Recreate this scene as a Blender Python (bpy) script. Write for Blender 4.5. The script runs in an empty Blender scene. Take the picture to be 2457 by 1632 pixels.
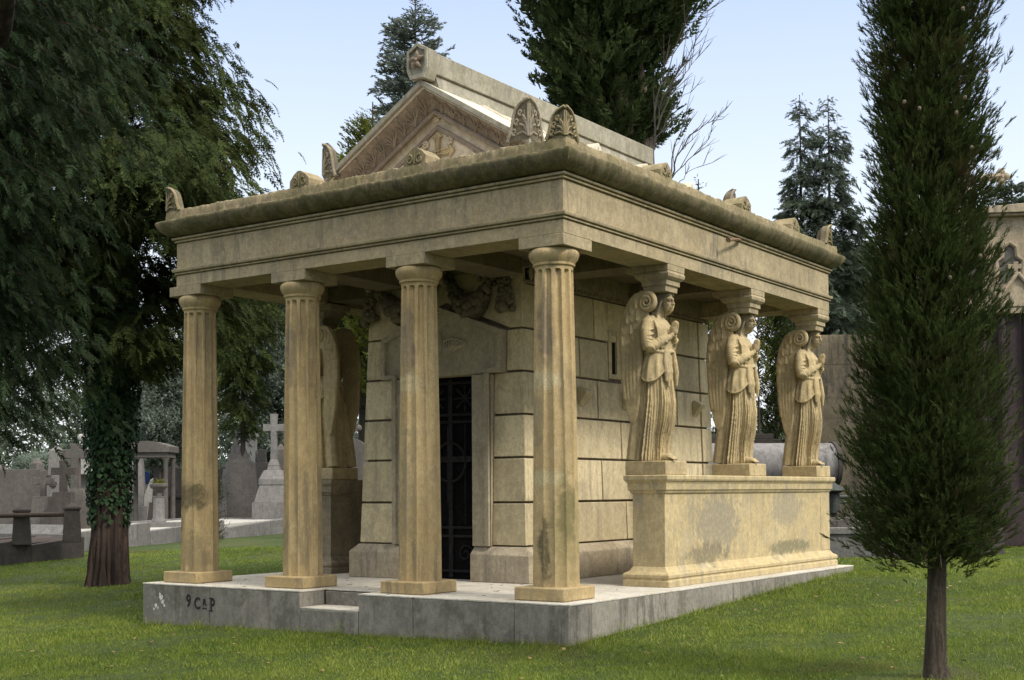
import bpy, bmesh, math, random
import numpy as np
from mathutils import Vector, Matrix
R = math.radians
scene = bpy.context.scene
COL = scene.collection

# ---------------------------------------------------------------- camera
CAM = Vector((7.4087, -11.7069, 1.2))
YAW, PITCH, ROLL = R(34.8069), R(1.8259), R(-0.3717)
FPX, IMW, IMH, SY = 3120.24, 2457.0, 1632.0, 265.407
fwd = Vector((-math.sin(YAW), math.cos(YAW), 0)); rgt = Vector((math.cos(YAW), math.sin(YAW), 0)); up = Vector((0, 0, 1))
fwd, up = fwd*math.cos(PITCH)+up*math.sin(PITCH), up*math.cos(PITCH)-fwd*math.sin(PITCH)
rgt, up = rgt*math.cos(ROLL)+up*math.sin(ROLL), up*math.cos(ROLL)-rgt*math.sin(ROLL)
cd = bpy.data.cameras.new('camera'); cam = bpy.data.objects.new('camera', cd); COL.objects.link(cam)
cam.matrix_world = Matrix(((rgt.x, up.x, -fwd.x, CAM.x), (rgt.y, up.y, -fwd.y, CAM.y), (rgt.z, up.z, -fwd.z, CAM.z), (0, 0, 0, 1)))
cd.sensor_width = 36; cd.lens = FPX/IMW*36; cd.shift_y = SY/IMW; cd.clip_start = .1; cd.clip_end = 2000
scene.camera = cam

# ---------------------------------------------------------------- world, sun, exposure
SUN_EL, SUN_AZ = R(44), R(4)          # azimuth measured from +X towards -Y (behind the camera's right shoulder)
sd = Vector((math.cos(SUN_EL)*math.cos(SUN_AZ), -math.cos(SUN_EL)*math.sin(SUN_AZ), math.sin(SUN_EL)))
w = bpy.data.worlds.new('World'); scene.world = w; w.use_nodes = True
nt = w.node_tree; nt.nodes.clear()
def wn(t): return nt.nodes.new(t)
sky = wn('ShaderNodeTexSky'); sky.sky_type = 'NISHITA'; sky.sun_disc = False
sky.sun_elevation = SUN_EL; sky.sun_rotation = math.atan2(sd.x, sd.y); sky.dust_density = 2.0; sky.air_density = 1.0; sky.ozone_density = 1.5
geo = wn('ShaderNodeTexCoord'); sep = wn('ShaderNodeSeparateXYZ'); nt.links.new(geo.outputs['Generated'], sep.inputs[0])
ramp = wn('ShaderNodeValToRGB'); nt.links.new(sep.outputs['Z'], ramp.inputs[0])
cr = ramp.color_ramp
cr.elements[0].position = 0.0; cr.elements[0].color = (8.0, 8.0, 8.1, 1)
cr.elements[1].position = 1.0; cr.elements[1].color = (24, 23.2, 21.5, 1)
for p_, c_ in ((.12, (7.2, 7.5, 7.9, 1)), (.22, (6.2, 6.9, 7.9, 1)), (.37, (4.1, 5.1, 7.3, 1)), (.52, (8, 9.2, 11.4, 1)), (.72, (18, 17.6, 16.8, 1))):
    e = cr.elements.new(p_); e.color = c_
mix = wn('ShaderNodeMix'); mix.data_type = 'RGBA'; mix.inputs[0].default_value = .86
nt.links.new(sky.outputs[0], mix.inputs[6]); nt.links.new(ramp.outputs[0], mix.inputs[7])
bg = wn('ShaderNodeBackground'); bg.inputs[1].default_value = .1; nt.links.new(mix.outputs[2], bg.inputs[0])
wo = wn('ShaderNodeOutputWorld'); nt.links.new(bg.outputs[0], wo.inputs[0])
sl = bpy.data.lights.new('sun', 'SUN'); sl.energy = 2.3; sl.angle = R(11); sl.color = (1, .94, .84)
so = bpy.data.objects.new('sun', sl); COL.objects.link(so); so.location = (20, -10, 30)
so.rotation_euler = sd.to_track_quat('Z', 'Y').to_euler()
scene.view_settings.view_transform = 'Standard'; scene.view_settings.look = 'None'
scene.view_settings.exposure = 0.66; scene.view_settings.gamma = 1.0
scene.cycles.max_bounces = 6; scene.cycles.diffuse_bounces = 3; scene.cycles.transparent_max_bounces = 4
scene.cycles.use_denoising = True

# ---------------------------------------------------------------- placing helpers
DPX = 1.0407
def at(u, v, dep):
    """point that the photograph shows at (u, v) of the 2361-wide view, at a depth in metres"""
    u, v = u*DPX, v*DPX
    return CAM + (fwd + rgt*((u-IMW/2)/FPX) - up*((v-IMH/2-SY)/FPX))*dep
def ground_z(x, y):
    yy = y if y < 6 else 6+4*(1-math.exp(-(y-6)/4.))
    z = -.44+.016*min(max(x, -25), 10)+.044*max(yy, -12)
    if x < -8: z += .022*min(max(y-4, 0), 22)*min(1, (-8-x)/6.)
    return z
def on_ground(u, v):
    d = (at(u, v, 1)-CAM); t = 4.
    while t < 120:
        q = CAM+d*t
        if q.z < ground_z(q.x, q.y): break
        t += .02
    return q
def lat(dep, l):           # ground point at a depth and a lateral offset
    q = CAM+fwd*dep+rgt*l
    return Vector((q.x, q.y, ground_z(q.x, q.y)))

# ---------------------------------------------------------------- materials
def node_mat(name):
    m = bpy.data.materials.new(name); m.use_nodes = True; t = m.node_tree; t.nodes.clear()
    out = t.nodes.new('ShaderNodeOutputMaterial'); b = t.nodes.new('ShaderNodeBsdfPrincipled')
    t.links.new(b.outputs[0], out.inputs[0]); b.inputs['Specular IOR Level'].default_value = .25
    return m, t, b
class NB:
    def __init__(s, t): s.t = t
    def n(s, ty, **kw):
        x = s.t.nodes.new(ty)
        for k, v in kw.items(): setattr(x, k, v)
        return x
    def l(s, a, b): s.t.links.new(a, b)
    def val(s, inp, v):
        if isinstance(v, bpy.types.NodeSocket): s.l(v, inp)
        elif isinstance(v, tuple) and len(v) == 3 and inp.type == 'RGBA': inp.default_value = (*v, 1)
        else: inp.default_value = v
    def pos(s, sc=(1, 1, 1)):
        g = s.n('ShaderNodeNewGeometry')
        if sc == (1, 1, 1): return g.outputs['Position']
        m = s.n('ShaderNodeVectorMath', operation='MULTIPLY'); s.l(g.outputs['Position'], m.inputs[0]); m.inputs[1].default_value = sc
        return m.outputs[0]
    def noise(s, vec, scale, detail=4, rough=.55, dist=0):
        x = s.n('ShaderNodeTexNoise'); s.l(vec, x.inputs['Vector']); x.inputs['Scale'].default_value = scale
        x.inputs['Detail'].default_value = detail; x.inputs['Roughness'].default_value = rough; x.inputs['Distortion'].default_value = dist
        return x.outputs['Fac']
    def ramp(s, fac, lo, hi, a=0., b=1.):
        x = s.n('ShaderNodeMapRange'); s.l(fac, x.inputs[0]); x.inputs[1].default_value = lo; x.inputs[2].default_value = hi
        x.inputs[3].default_value = a; x.inputs[4].default_value = b; x.interpolation_type = 'SMOOTHSTEP'
        return x.outputs[0]
    def mix(s, fac, a, b, mode='MIX'):
        x = s.n('ShaderNodeMix', data_type='RGBA', blend_type=mode)
        s.val(x.inputs[0], fac); s.val(x.inputs[6], a); s.val(x.inputs[7], b)
        return x.outputs[2]
    def math(s, op, a, b=0.):
        x = s.n('ShaderNodeMath', operation=op); s.val(x.inputs[0], a); s.val(x.inputs[1], b); return x.outputs[0]
    def bump(s, h, strength, dist, prev=None):
        x = s.n('ShaderNodeBump'); x.inputs['Strength'].default_value = strength; x.inputs['Distance'].default_value = dist
        s.l(h, x.inputs['Height'])
        if prev is not None: s.l(prev, x.inputs['Normal'])
        return x.outputs[0]

def stone(name, c1, c2, grey=(.16, .15, .13), streak=.5, blot=.35, moss=None, moss_amt=0., stains_and_shade=(), bump=.5, rough=.92, pits=.25, big=1.1, seed=0., grain=.5, mottle=.42, island=0.):
    m, t, b = node_mat(name); k = NB(t)
    P0 = k.pos()
    off = k.n('ShaderNodeVectorMath', operation='ADD'); k.l(P0, off.inputs[0]); off.inputs[1].default_value = (seed, seed*1.7, seed*.6)
    P = off.outputs[0]
    sv = k.n('ShaderNodeVectorMath', operation='MULTIPLY'); k.l(P, sv.inputs[0]); sv.inputs[1].default_value = (5, 5, .45)
    col = k.mix(k.ramp(k.noise(P, big, 5), .35, .65), c1, c2)
    sm = k.n('ShaderNodeVectorMath', operation='MULTIPLY'); k.l(P, sm.inputs[0]); sm.inputs[1].default_value = (1.08, 1.08, .80)
    PS = sm.outputs[0]; med = k.noise(PS, 7, 6, .62)
    col = k.mix(k.ramp(med, .38, .66, 0, mottle*1.3), col, tuple(x*.66 for x in c2))
    if island:      # every block or slab has its own tone
        ri = k.n('ShaderNodeNewGeometry').outputs['Random Per Island']
        col = k.mix(k.ramp(ri, .55, 1., 0, island), col, tuple(x*.62 for x in c2)); col = k.mix(k.ramp(ri, .4, .0, 0, island), col, tuple(min(.85, x*1.25) for x in c1))
    # rain streaks and grey weathering, each with its own shape
    st = k.math('MULTIPLY', k.ramp(k.noise(sv.outputs[0], 1.6, 6, .66), .47, .62), k.ramp(k.noise(P, .9, 3), .4, .62))
    col = k.mix(k.math('MULTIPLY', st, streak), col, grey)
    bl = k.ramp(k.noise(PS, 2.6, 7, .66, .3), .5, .66)
    col = k.mix(k.math('MULTIPLY', bl, blot), col, tuple(x*1.25 for x in grey))
    pale = k.ramp(k.noise(PS, 5.2, 6, .66, .4), .58, .70)
    col = k.mix(k.math('MULTIPLY', pale, .28), col, tuple(min(x*1.4, .8) for x in c1))
    if moss:
        mo = k.math('MULTIPLY', k.ramp(k.noise(P, 3.1, 6, .65, .5), .42, .62), moss_amt)
        col = k.mix(mo, col, moss)
    wob = k.noise(P, 6, 5, .65)
    for (c, r, sc, amt) in stains_and_shade:
        d = k.n('ShaderNodeVectorMath', operation='SUBTRACT'); k.l(P0, d.inputs[0]); d.inputs[1].default_value = c
        d2 = k.n('ShaderNodeVectorMath', operation='DIVIDE'); k.l(d.outputs[0], d2.inputs[0]); d2.inputs[1].default_value = r
        ln = k.n('ShaderNodeVectorMath', operation='LENGTH'); k.l(d2.outputs[0], ln.inputs[0])
        f = k.ramp(k.math('ADD', ln.outputs['Value'], k.math('MULTIPLY', k.math('SUBTRACT', wob, .5), 2.2)), .55, 1.1, 1, 0)
        col = k.mix(k.math('MULTIPLY', f, amt), col, sc)
    mot = k.noise(PS, 21, 5, .72)
    col = k.mix(k.ramp(mot, .48, .66, 0, mottle), col, tuple(x*.55 for x in c2))
    col = k.mix(k.ramp(mot, .50, .34, 0, mottle*.7), col, tuple(min(x*1.3, .8) for x in c1))
    fine = k.noise(P, 70, 3, .7)
    col = k.mix(k.ramp(fine, .35, .7, 0, grain), col, tuple(x*.55 for x in c2))
    pv = k.n('ShaderNodeTexVoronoi'); k.l(P, pv.inputs['Vector']); pv.inputs['Scale'].default_value = 26
    pit = k.math('MULTIPLY', k.ramp(pv.outputs['Distance'], .06, .16, 1, 0), k.ramp(k.noise(P, 3.7, 2), .52, .62))
    col = k.mix(k.math('MULTIPLY', pit, pits), col, tuple(x*.35 for x in grey))
    k.l(col, b.inputs['Base Color']); b.inputs['Roughness'].default_value = rough
    n1 = k.bump(mot, bump*.45, .012, k.bump(med, bump*.5, .03)); n2 = k.bump(fine, bump*.55, .006, n1); n3 = k.bump(k.math('MULTIPLY', pit, -1.), .3, .01, n2)
    k.l(n3, b.inputs['Normal'])
    return m

def plain(name, c, rough=.8, metal=0., var=.3, scale=9, bump=.2, spec=.25):
    m, t, b = node_mat(name); b.inputs['Specular IOR Level'].default_value = spec; k = NB(t); P = k.pos()
    f = k.noise(P, scale, 5, .6)
    k.l(k.mix(k.ramp(f, .3, .7), tuple(x*(1-var) for x in c), tuple(min(1, x*(1+var)) for x in c)), b.inputs['Base Color'])
    b.inputs['Roughness'].default_value = rough; b.inputs['Metallic'].default_value = metal
    k.l(k.bump(k.noise(P, scale*6, 3), bump, .004), b.inputs['Normal'])
    return m

def foliage(name, dark, mid, light, brown=None, brown_amt=.25, trans=.25, clump=1.4):
    m, t, b = node_mat(name); k = NB(t); P = k.pos()
    a = k.n('ShaderNodeAttribute', attribute_name='v').outputs['Fac']
    isl = k.n('ShaderNodeNewGeometry').outputs['Random Per Island']
    f = k.math('ADD', k.math('MULTIPLY', a, .7), k.math('MULTIPLY', isl, .3))
    col = k.mix(k.ramp(f, .05, .6), dark, mid); col = k.mix(k.ramp(f, .55, .95), col, light)
    cl = k.ramp(k.noise(P, clump, 3), .35, .68)
    col = k.mix(k.math('MULTIPLY', cl, .55), col, tuple(x*.55 for x in dark))
    if brown:
        bn = k.math('MULTIPLY', k.ramp(k.noise(P, clump*1.7, 3), .56, .7), brown_amt)
        col = k.mix(bn, col, brown)
    k.l(col, b.inputs['Base Color']); b.inputs['Roughness'].default_value = .75; b.inputs['Specular IOR Level'].default_value = .08
    tr = t.nodes.new('ShaderNodeBsdfTranslucent'); k.l(k.mix(.5, col, light), tr.inputs[0])
    mx = t.nodes.new('ShaderNodeMixShader'); mx.inputs[0].default_value = trans
    k.l(b.outputs[0], mx.inputs[1]); k.l(tr.outputs[0], mx.inputs[2])
    k.l(mx.outputs[0], next(n for n in t.nodes if n.type == 'OUTPUT_MATERIAL').inputs[0])
    return m

def bark(name, c1, c2, sc=9.):
    m, t, b = node_mat(name); k = NB(t)
    V = k.pos((sc, sc, sc*.12)); f = k.noise(V, 1.2, 6, .65, .6); g = k.noise(k.pos(), 30, 4)
    col = k.mix(k.ramp(f, .35, .65), c1, c2); col = k.mix(k.ramp(g, .4, .75, 0, .5), col, tuple(x*.5 for x in c1))
    k.l(col, b.inputs['Base Color']); b.inputs['Roughness'].default_value = .95
    k.l(k.bump(g, .3, .01, k.bump(f, .8, .05)), b.inputs['Normal'])
    return m

# ---------------------------------------------------------------- mesh helpers
class MB:
    def __init__(s): s.v, s.f = [], []
    def add(s, vs, fs):
        o = len(s.v); s.v += [tuple(x) for x in vs]; s.f += [tuple(i+o for i in f) for f in fs]; return s
    def box(s, x0, x1, y0, y1, z0, z1):
        vs = [(x, y, z) for z in (z0, z1) for x, y in ((x0, y0), (x1, y0), (x1, y1), (x0, y1))]
        return s.add(vs, [(3, 2, 1, 0), (4, 5, 6, 7), (0, 1, 5, 4), (1, 2, 6, 5), (2, 3, 7, 6), (3, 0, 4, 7)])
    def hexa(s, lo, hi):      # two quads (lists of 4 points, counter-clockwise from above)
        return s.add(list(lo)+list(hi), [(3, 2, 1, 0), (4, 5, 6, 7), (0, 1, 5, 4), (1, 2, 6, 5), (2, 3, 7, 6), (3, 0, 4, 7)])
    def loft(s, rings, close=True, caps=True):
        n = len(rings[0]); vs = [p for r in rings for p in r]; fs = []
        for i in range(len(rings)-1):
            for j in range(n if close else n-1):
                a, b_ = i*n+j, i*n+(j+1) % n; fs.append((a, b_, b_+n, a+n))
        if caps and close: fs += [tuple(range(n-1, -1, -1)), tuple((len(rings)-1)*n+j for j in range(n))]
        return s.add(vs, fs)
    def lathe(s, prof, cx=0, cy=0, n=32):
        return s.loft([[(cx+r*math.cos(2*math.pi*j/n), cy+r*math.sin(2*math.pi*j/n), z) for j in range(n)] for r, z in prof])
    def prism(s, pts, d, o=Vector((0, 0, 0))):   # planar outline (3-D points) pushed by the vector d
        a = [Vector(p)+o for p in pts]; d = Vector(d); n = len(a)
        nrm = Vector((0, 0, 0))
        for i in range(n): nrm += a[i].cross(a[(i+1) % n])
        if nrm.dot(d) > 0: a.reverse()
        return s.add(a+[p+d for p in a], [tuple(range(n)), tuple(range(2*n-1, n-1, -1))]+[(j, j+n, (j+1) % n+n, (j+1) % n) for j in range(n)])
    def tube(s, pts, rad, n=7, flat=1.0, fdir=None):
        pts = [Vector(p) for p in pts]; m = len(pts)
        rad = rad if isinstance(rad, (list, tuple)) else [rad]*m
        rings = []; ref = None
        for i in range(m):
            tg = (pts[min(i+1, m-1)]-pts[max(i-1, 0)]).normalized()
            if fdir is not None: a = Vector(fdir)-tg*tg.dot(Vector(fdir)); a = a.normalized() if a.length > 1e-4 else tg.orthogonal().normalized()
            elif ref is None: a = tg.orthogonal().normalized()
            else: a = (ref-tg*tg.dot(ref)).normalized()
            ref = a; b_ = tg.cross(a)
            rings.append([pts[i]+(a*math.cos(2*math.pi*j/n)*flat+b_*math.sin(2*math.pi*j/n))*rad[i] for j in range(n)])
        return s.loft(rings)
    def blob(s, c, r, n=12, m=8, rot=None):
        c = Vector(c); r = Vector(r); vs = []; fs = []
        for i in range(1, m):
            th = math.pi*i/m
            for j in range(n):
                p = Vector((r.x*math.sin(th)*math.cos(2*math.pi*j/n), r.y*math.sin(th)*math.sin(2*math.pi*j/n), r.z*math.cos(th)))
                if rot: p = rot @ p
                vs.append(c+p)
        tp = Vector((0, 0, r.z)); 
        if rot: tp = rot @ tp
        vs += [c+tp, c-tp]
        for i in range(m-2):
            for j in range(n): fs.append((i*n+j, (i+1)*n+j, (i+1)*n+(j+1) % n, i*n+(j+1) % n))
        for j in range(n):
            fs.append(((m-1)*n, j, (j+1) % n)); fs.append(((m-1)*n+1, (m-2)*n+(j+1) % n, (m-2)*n+j))
        return s.add(vs, fs)
    def xf(s, M):
        s.v = [tuple(M @ Vector(p)) for p in s.v]; return s
    def merge(s, o, M=None):
        return s.add([M @ Vector(p) for p in o.v] if M else o.v, o.f)
    def mesh(s, name, smooth=32):
        me = bpy.data.meshes.new(name); me.from_pydata(s.v, [], s.f); me.update()
        if smooth:
            me.polygons.foreach_set('use_smooth', [True]*len(me.polygons)); me.set_sharp_from_angle(angle=R(smooth))
        return me

def obj(name, mb, mat, parent=None, bevel=0., smooth=32, fix=False, label=None):
    me = mb.mesh(name, smooth) if isinstance(mb, MB) else mb
    if fix:
        bm = bmesh.new(); bm.from_mesh(me); bmesh.ops.recalc_face_normals(bm, faces=bm.faces); bm.to_mesh(me); bm.free()
    if mat and not me.materials: me.materials.append(mat)
    o = bpy.data.objects.new(name, me); COL.objects.link(o)
    if parent:
        o.parent = parent; o.matrix_parent_inverse = Matrix.Translation(-world_loc(parent))
    if bevel:
        b = o.modifiers.new('bevel', 'BEVEL'); b.width = bevel; b.segments = 2; b.limit_method = 'ANGLE'; b.angle_limit = R(40)
    if label: o['label'] = label
    return o
def world_loc(o):
    return Vector(o.location) if o.parent is None else Vector((0, 0, 0))
def thing(name, label, cat, loc=(0, 0, 0), group=None):
    o = bpy.data.objects.new(name, None); COL.objects.link(o); o.location = loc; o.empty_display_size = .2
    return tag(o, label, cat, group)
def tag(o, label, cat, group=None):
    o['label'] = label; o['category'] = cat
    if group: o['group'] = group
    return o
def kind(o, k): o['kind'] = k; return o
def copy_tree(o, parent=None):
    c = o.copy(); COL.objects.link(c)
    if parent is not None: c.parent = parent
    for ch in list(o.children): copy_tree(ch, c)
    return c
def soup(name, tris, vals=None):
    """numpy triangle soup (n,3,3) -> mesh, with a float attribute v per corner"""
    n = len(tris); me = bpy.data.meshes.new(name)
    me.vertices.add(n*3); me.vertices.foreach_set('co', tris.astype(np.float32).ravel())
    me.loops.add(n*3); me.loops.foreach_set('vertex_index', np.arange(n*3, dtype=np.int32))
    me.polygons.add(n); me.polygons.foreach_set('loop_start', np.arange(0, n*3, 3, dtype=np.int32))
    if vals is not None:
        a = me.attributes.new('v', 'FLOAT', 'POINT'); a.data.foreach_set('value', vals.astype(np.float32).ravel())
    me.update(calc_edges=True); return me
# ================================================================ ground and lawn base
def dirt_lawn():
    m, t, b = node_mat('lawn_soil'); k = NB(t); P = k.pos()
    c = k.mix(k.ramp(k.noise(P, .6, 5), .35, .65), (.038, .060, .010), (.060, .080, .016))
    c = k.mix(k.ramp(k.noise(P, 9, 6, .7), .4, .7), c, (.025, .036, .010))
    c = k.mix(k.ramp(k.noise(P, .35, 4, .6, .5), .56, .7, 0, .55), c, (.085, .070, .028))
    k.l(c, b.inputs['Base Color']); b.inputs['Roughness'].default_value = .95
    k.l(k.bump(k.noise(P, 40, 4, .7), .8, .03), b.inputs['Normal']); return m
def make_ground():
    xs = sorted(set([-220, -160, -110, -80, -60, -50]+[-45+i*1.0 for i in range(66)]+[25, 32, 45, 70, 110, 160, 220]))
    ys = sorted(set([-80, -50, -32, -24]+[-20+i*1.0 for i in range(66)]+[50, 60, 75, 95, 130, 180, 260]))
    g = MB(); rn = random.Random(3)
    vs = [(x, y, ground_z(x, y)+(rn.uniform(-.008, .008) if -20 < x < 10 and -12 < y < 20 else 0)) for y in ys for x in xs]
    nx = len(xs)
    fs = [(j*nx+i, j*nx+i+1, (j+1)*nx+i+1, (j+1)*nx+i) for j in range(len(ys)-1) for i in range(nx-1)]
    g.add(vs, fs); return kind(obj('ground', g, dirt_lawn(), smooth=180), 'structure')
make_ground()

# ================================================================ the mausoleum
M = {}
OCH1, OCH2 = (.485, .37, .195), (.41, .30, .145)
M['column'] = stone('column_stone', OCH1, OCH2, grey=(.20, .16, .10), streak=.9, blot=.5, mottle=.28, stains_and_shade=(
    ((-6.35, .35, 1.16), (.34, .3, .20), (.055, .050, .030), .85), ((-6.55, .45, .75), (.12, .4, .5), (.09, .08, .045), .7),
    ((-6.25, .40, .35), (.2, .4, .35), (.16, .14, .08), .6),
    ((-.53, .29, .55), (.09, .12, .42), (.055, .050, .028), .9), ((-.29, .44, .98), (.12, .14, .42), (.065, .062, .028), .9),
    ((-.35, .5, .8), (.10, .4, .7), (.24, .21, .09), .6), ((-.6, .3, 1.35), (.3, .3, .12), (.50, .44, .27), .7),
    ((-.62, .3, 2.45), (.3, .3, .14), (.52, .45, .28), .8), ((-2.5, .3, 2.52), (.3, .3, .14), (.52, .44, .27), .75),
    ((-2.62, .3, 3.05), (.16, .3, .5), (.23, .19, .135), .8), ((-.50, .30, 3.05), (.13, .14, .50), (.17, .14, .105), .85), ((-2.47, .30, 3.05), (.11, .14, .48), (.17, .14, .105), .85), ((-4.44, .30, 3.0), (.10, .14, .5), (.20, .165, .12), .8), ((-2.50, .29, 1.3), (.10, .12, .8), (.24, .20, .13), .7),
    ((-.66, .3, 2.0), (.14, .3, .4), (.24, .21, .135), .7), ((-4.75, .4, 2.6), (.10, .3, .6), (.25, .22, .15), .6)), bump=.5, pits=.3)
M['entab'] = stone('entablature_stone', (.43, .35, .215), (.345, .275, .16), grey=(.17, .148, .105), streak=.9, blot=.65, bump=.5, seed=3.1)
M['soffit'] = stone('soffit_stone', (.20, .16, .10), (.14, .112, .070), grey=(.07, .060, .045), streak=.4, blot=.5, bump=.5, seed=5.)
M['cornice'] = stone('cornice_stone', (.225, .185, .10), (.15, .122, .065), grey=(.055, .050, .034), streak=.9, blot=.65, moss=(.065, .068, .022), moss_amt=.7, bump=1.0, pits=.5, seed=7.7)
M['parapet'] = stone('parapet_stone', (.37, .30, .18), (.28, .22, .125), grey=(.12, .105, .07), streak=.5, blot=.6, moss=(.10, .10, .03), moss_amt=.5, bump=1.1, pits=.6, seed=1.3)
M['wall'] = stone('cella_stone', (.64, .535, .33), (.56, .46, .275), grey=(.22, .185, .125), streak=.6, blot=.45, bump=.45, seed=9., big=.7, island=.45)
M['groove'] = plain('joint_shadow_stone', (.12, .10, .07), .95)
M['plinth'] = stone('base_course_stone', (.45, .385, .275), (.35, .29, .195), grey=(.15, .13, .10), streak=.7, blot=.6, bump=.5, seed=11.)
M['marble'] = stone('door_marble', (.43, .37, .255), (.36, .305, .205), grey=(.15, .13, .095), streak=.3, blot=.5, bump=.2, seed=13.)
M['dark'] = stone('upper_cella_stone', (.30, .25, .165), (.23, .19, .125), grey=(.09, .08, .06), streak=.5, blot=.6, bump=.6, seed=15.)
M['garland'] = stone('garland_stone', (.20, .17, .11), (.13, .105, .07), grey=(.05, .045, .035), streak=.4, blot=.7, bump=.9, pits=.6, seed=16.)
M['slab'] = stone('platform_grey_stone', (.275, .25, .205), (.20, .185, .152), grey=(.080, .073, .058), streak=.85, blot=.75, bump=.5, pits=.7, seed=17., island=.35)
M['slab_top'] = stone('skylit_paving', (.60, .56, .48), (.50, .46, .38), grey=(.26, .22, .15), streak=0., blot=.5, bump=.3, seed=18., island=.25)  # paler than the kerb: sky light on the top put into the colour
M['hair'] = stone('weathered_hair_stone', (.30, .245, .155), (.21, .17, .11), grey=(.08, .07, .055), streak=.6, blot=.7, bump=.35, seed=20.)
M['angel'] = stone('angel_stone', (.52, .41, .225), (.44, .34, .18), grey=(.20, .165, .11), streak=.6, blot=.45, bump=.35, pits=.1, seed=19., stains_and_shade=tuple(((-.42, y_, 3.63), (.14, .14, .17), (.17, .14, .095), .8) for y_ in (3.0, 5.49, 7.98))+tuple(((-.70, y_-.25, 2.95), (.16, .1, .35), (.22, .175, .10), .6) for y_ in (3.0, 5.49, 7.98)))  # heads: weathered grey plus the impost's shade, both put into the colour
M['pedestal'] = stone('pedestal_stone', (.54, .43, .24), (.47, .37, .195), grey=(.25, .225, .165), streak=.8, blot=.6, bump=.6, seed=21., pits=.3, stains_and_shade=(
    ((-.33, 4.25, .78), (.4, .80, .46), (.23, .21, .16), .85), ((-.33, 6.6, .95), (.4, .65, .30), (.26, .235, .175), .75),
    ((-.33, 6.7, .36), (.4, .9, .12), (.12, .125, .08), .85), ((-.33, 3.9, .36), (.4, .7, .16), (.13, .12, .085), .8)))
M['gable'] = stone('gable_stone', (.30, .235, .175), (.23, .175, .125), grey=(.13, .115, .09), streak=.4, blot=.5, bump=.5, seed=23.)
M['tymp'] = stone('tympanum_stone', (.60, .50, .36), (.54, .44, .30), grey=(.27, .23, .17), streak=.4, blot=.3, bump=.4, seed=25.)
M['roof'] = stone('roof_slab_stone', (.66, .60, .48), (.58, .52, .40), grey=(.30, .26, .19), streak=.3, blot=.4, bump=.4, seed=27.)
M['ridge'] = stone('ridge_stone', (.36, .33, .26), (.29, .265, .20), grey=(.15, .135, .105), streak=.7, blot=.5, moss=(.13, .13, .06), moss_amt=.3, bump=.5, seed=29.)
M['antefix_body'] = stone('dark_antefix_stone', (.19, .16, .105), (.13, .108, .07), grey=(.06, .054, .04), streak=.5, blot=.7, moss=(.07, .07, .03), moss_amt=.4, bump=.9, pits=.6, seed=4.2)  # body darker than the palmette in front, so the carving stands out
M['acro'] = stone('acroterion_stone', (.33, .285, .205), (.25, .21, .15), grey=(.10, .09, .07), streak=.6, blot=.7, bump=.8, pits=.5, seed=30.)
M['iron'] = plain('door_iron', (.006, .0055, .0055), .9, 0, .4, 20, .3, .06)
M['iron_light'] = plain('door_iron_relief', (.017, .016, .016), .8, 0, .4, 20, .3, .12)
M['void'] = plain('slit_darkness', (.01, .008, .006), 1.)
M['rust'] = plain('rusty_pipe', (.16, .105, .06), .9, .0, .4, 30)
M['ink'] = plain('stencil_paint', (.018, .016, .016), .8)
M['whitepaint'] = plain('chipped_white_paint', (.55, .53, .48), .8, 0, .3, 40)

maus = thing('mausoleum', 'ochre stone mausoleum with fluted columns, gabled roof and carved angels on its side', 'mausoleum', (-3.4, 4.2, -.44))

# --- platform: grey kerb slabs with a paved top and a notched step
PW, PD = 6.87, 8.48
NX0, NX1 = -3.93, -2.975
p = MB(); t_ = MB()
def gb(x, y): return -.95
xs = [-6.87, -5.55, NX0, NX1, -2.143, -.72, 0]
for a, b in zip(xs[:-1], xs[1:]):
    top = -.02 if a != NX0 else -.22
    p.box(a+.004, b-.004, .0 if a != NX0 else -.003, .45, gb(0, 0), top)
ysd = [.45, 2.15, 4.26, 6.4, PD]
for a, b in zip(ysd[:-1], ysd[1:]):
    p.box(-.45, 0 if a > .5 else .0, a+.004, b-.004, -.95, -.02)
    p.box(-PW, -PW+.45, a+.004, b-.004, -.95, -.02)
p.box(-PW+.452, -.452, PD-.45, PD, -.95, -.02)
p.box(NX0, NX1, .452, .5, -.6, -.03)          # riser behind the tread
plat = obj('platform', p, M['slab'], maus, bevel=.012)
def slabtop(x0, x1, y0, y1): t_.box(x0+.002, x1-.002, y0+.002, y1-.002, -.0195, 0)
tx = [-PW-.004, -5.55, NX0]
for a, b in zip(tx[:-1], tx[1:]): slabtop(a, b, -.004, .9)
slabtop(NX0, NX1, .46, .9); 
for a, b in ((NX1, -2.143), (-2.143, -.72), (-.72, .004)): slabtop(a, b, -.004, .9)
for i, a in enumerate([.9, 1.75, 2.6, 3.45, 4.3, 5.15, 6.0, 6.85, 7.7]):
    b = min(a+.85, PD+.004); o_ = .55*(i % 2)
    xx = [-PW-.004]+[-PW+1.1+o_+1.15*j for j in range(5)]+[.004]
    for c, d in zip(xx[:-1], xx[1:]): slabtop(c, d, a, b)
t_.box(NX0+.002, NX1-.002, .002, .45, -.2195, -.2)
obj('paving', t_, M['slab_top'], plat, bevel=.004)
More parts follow.
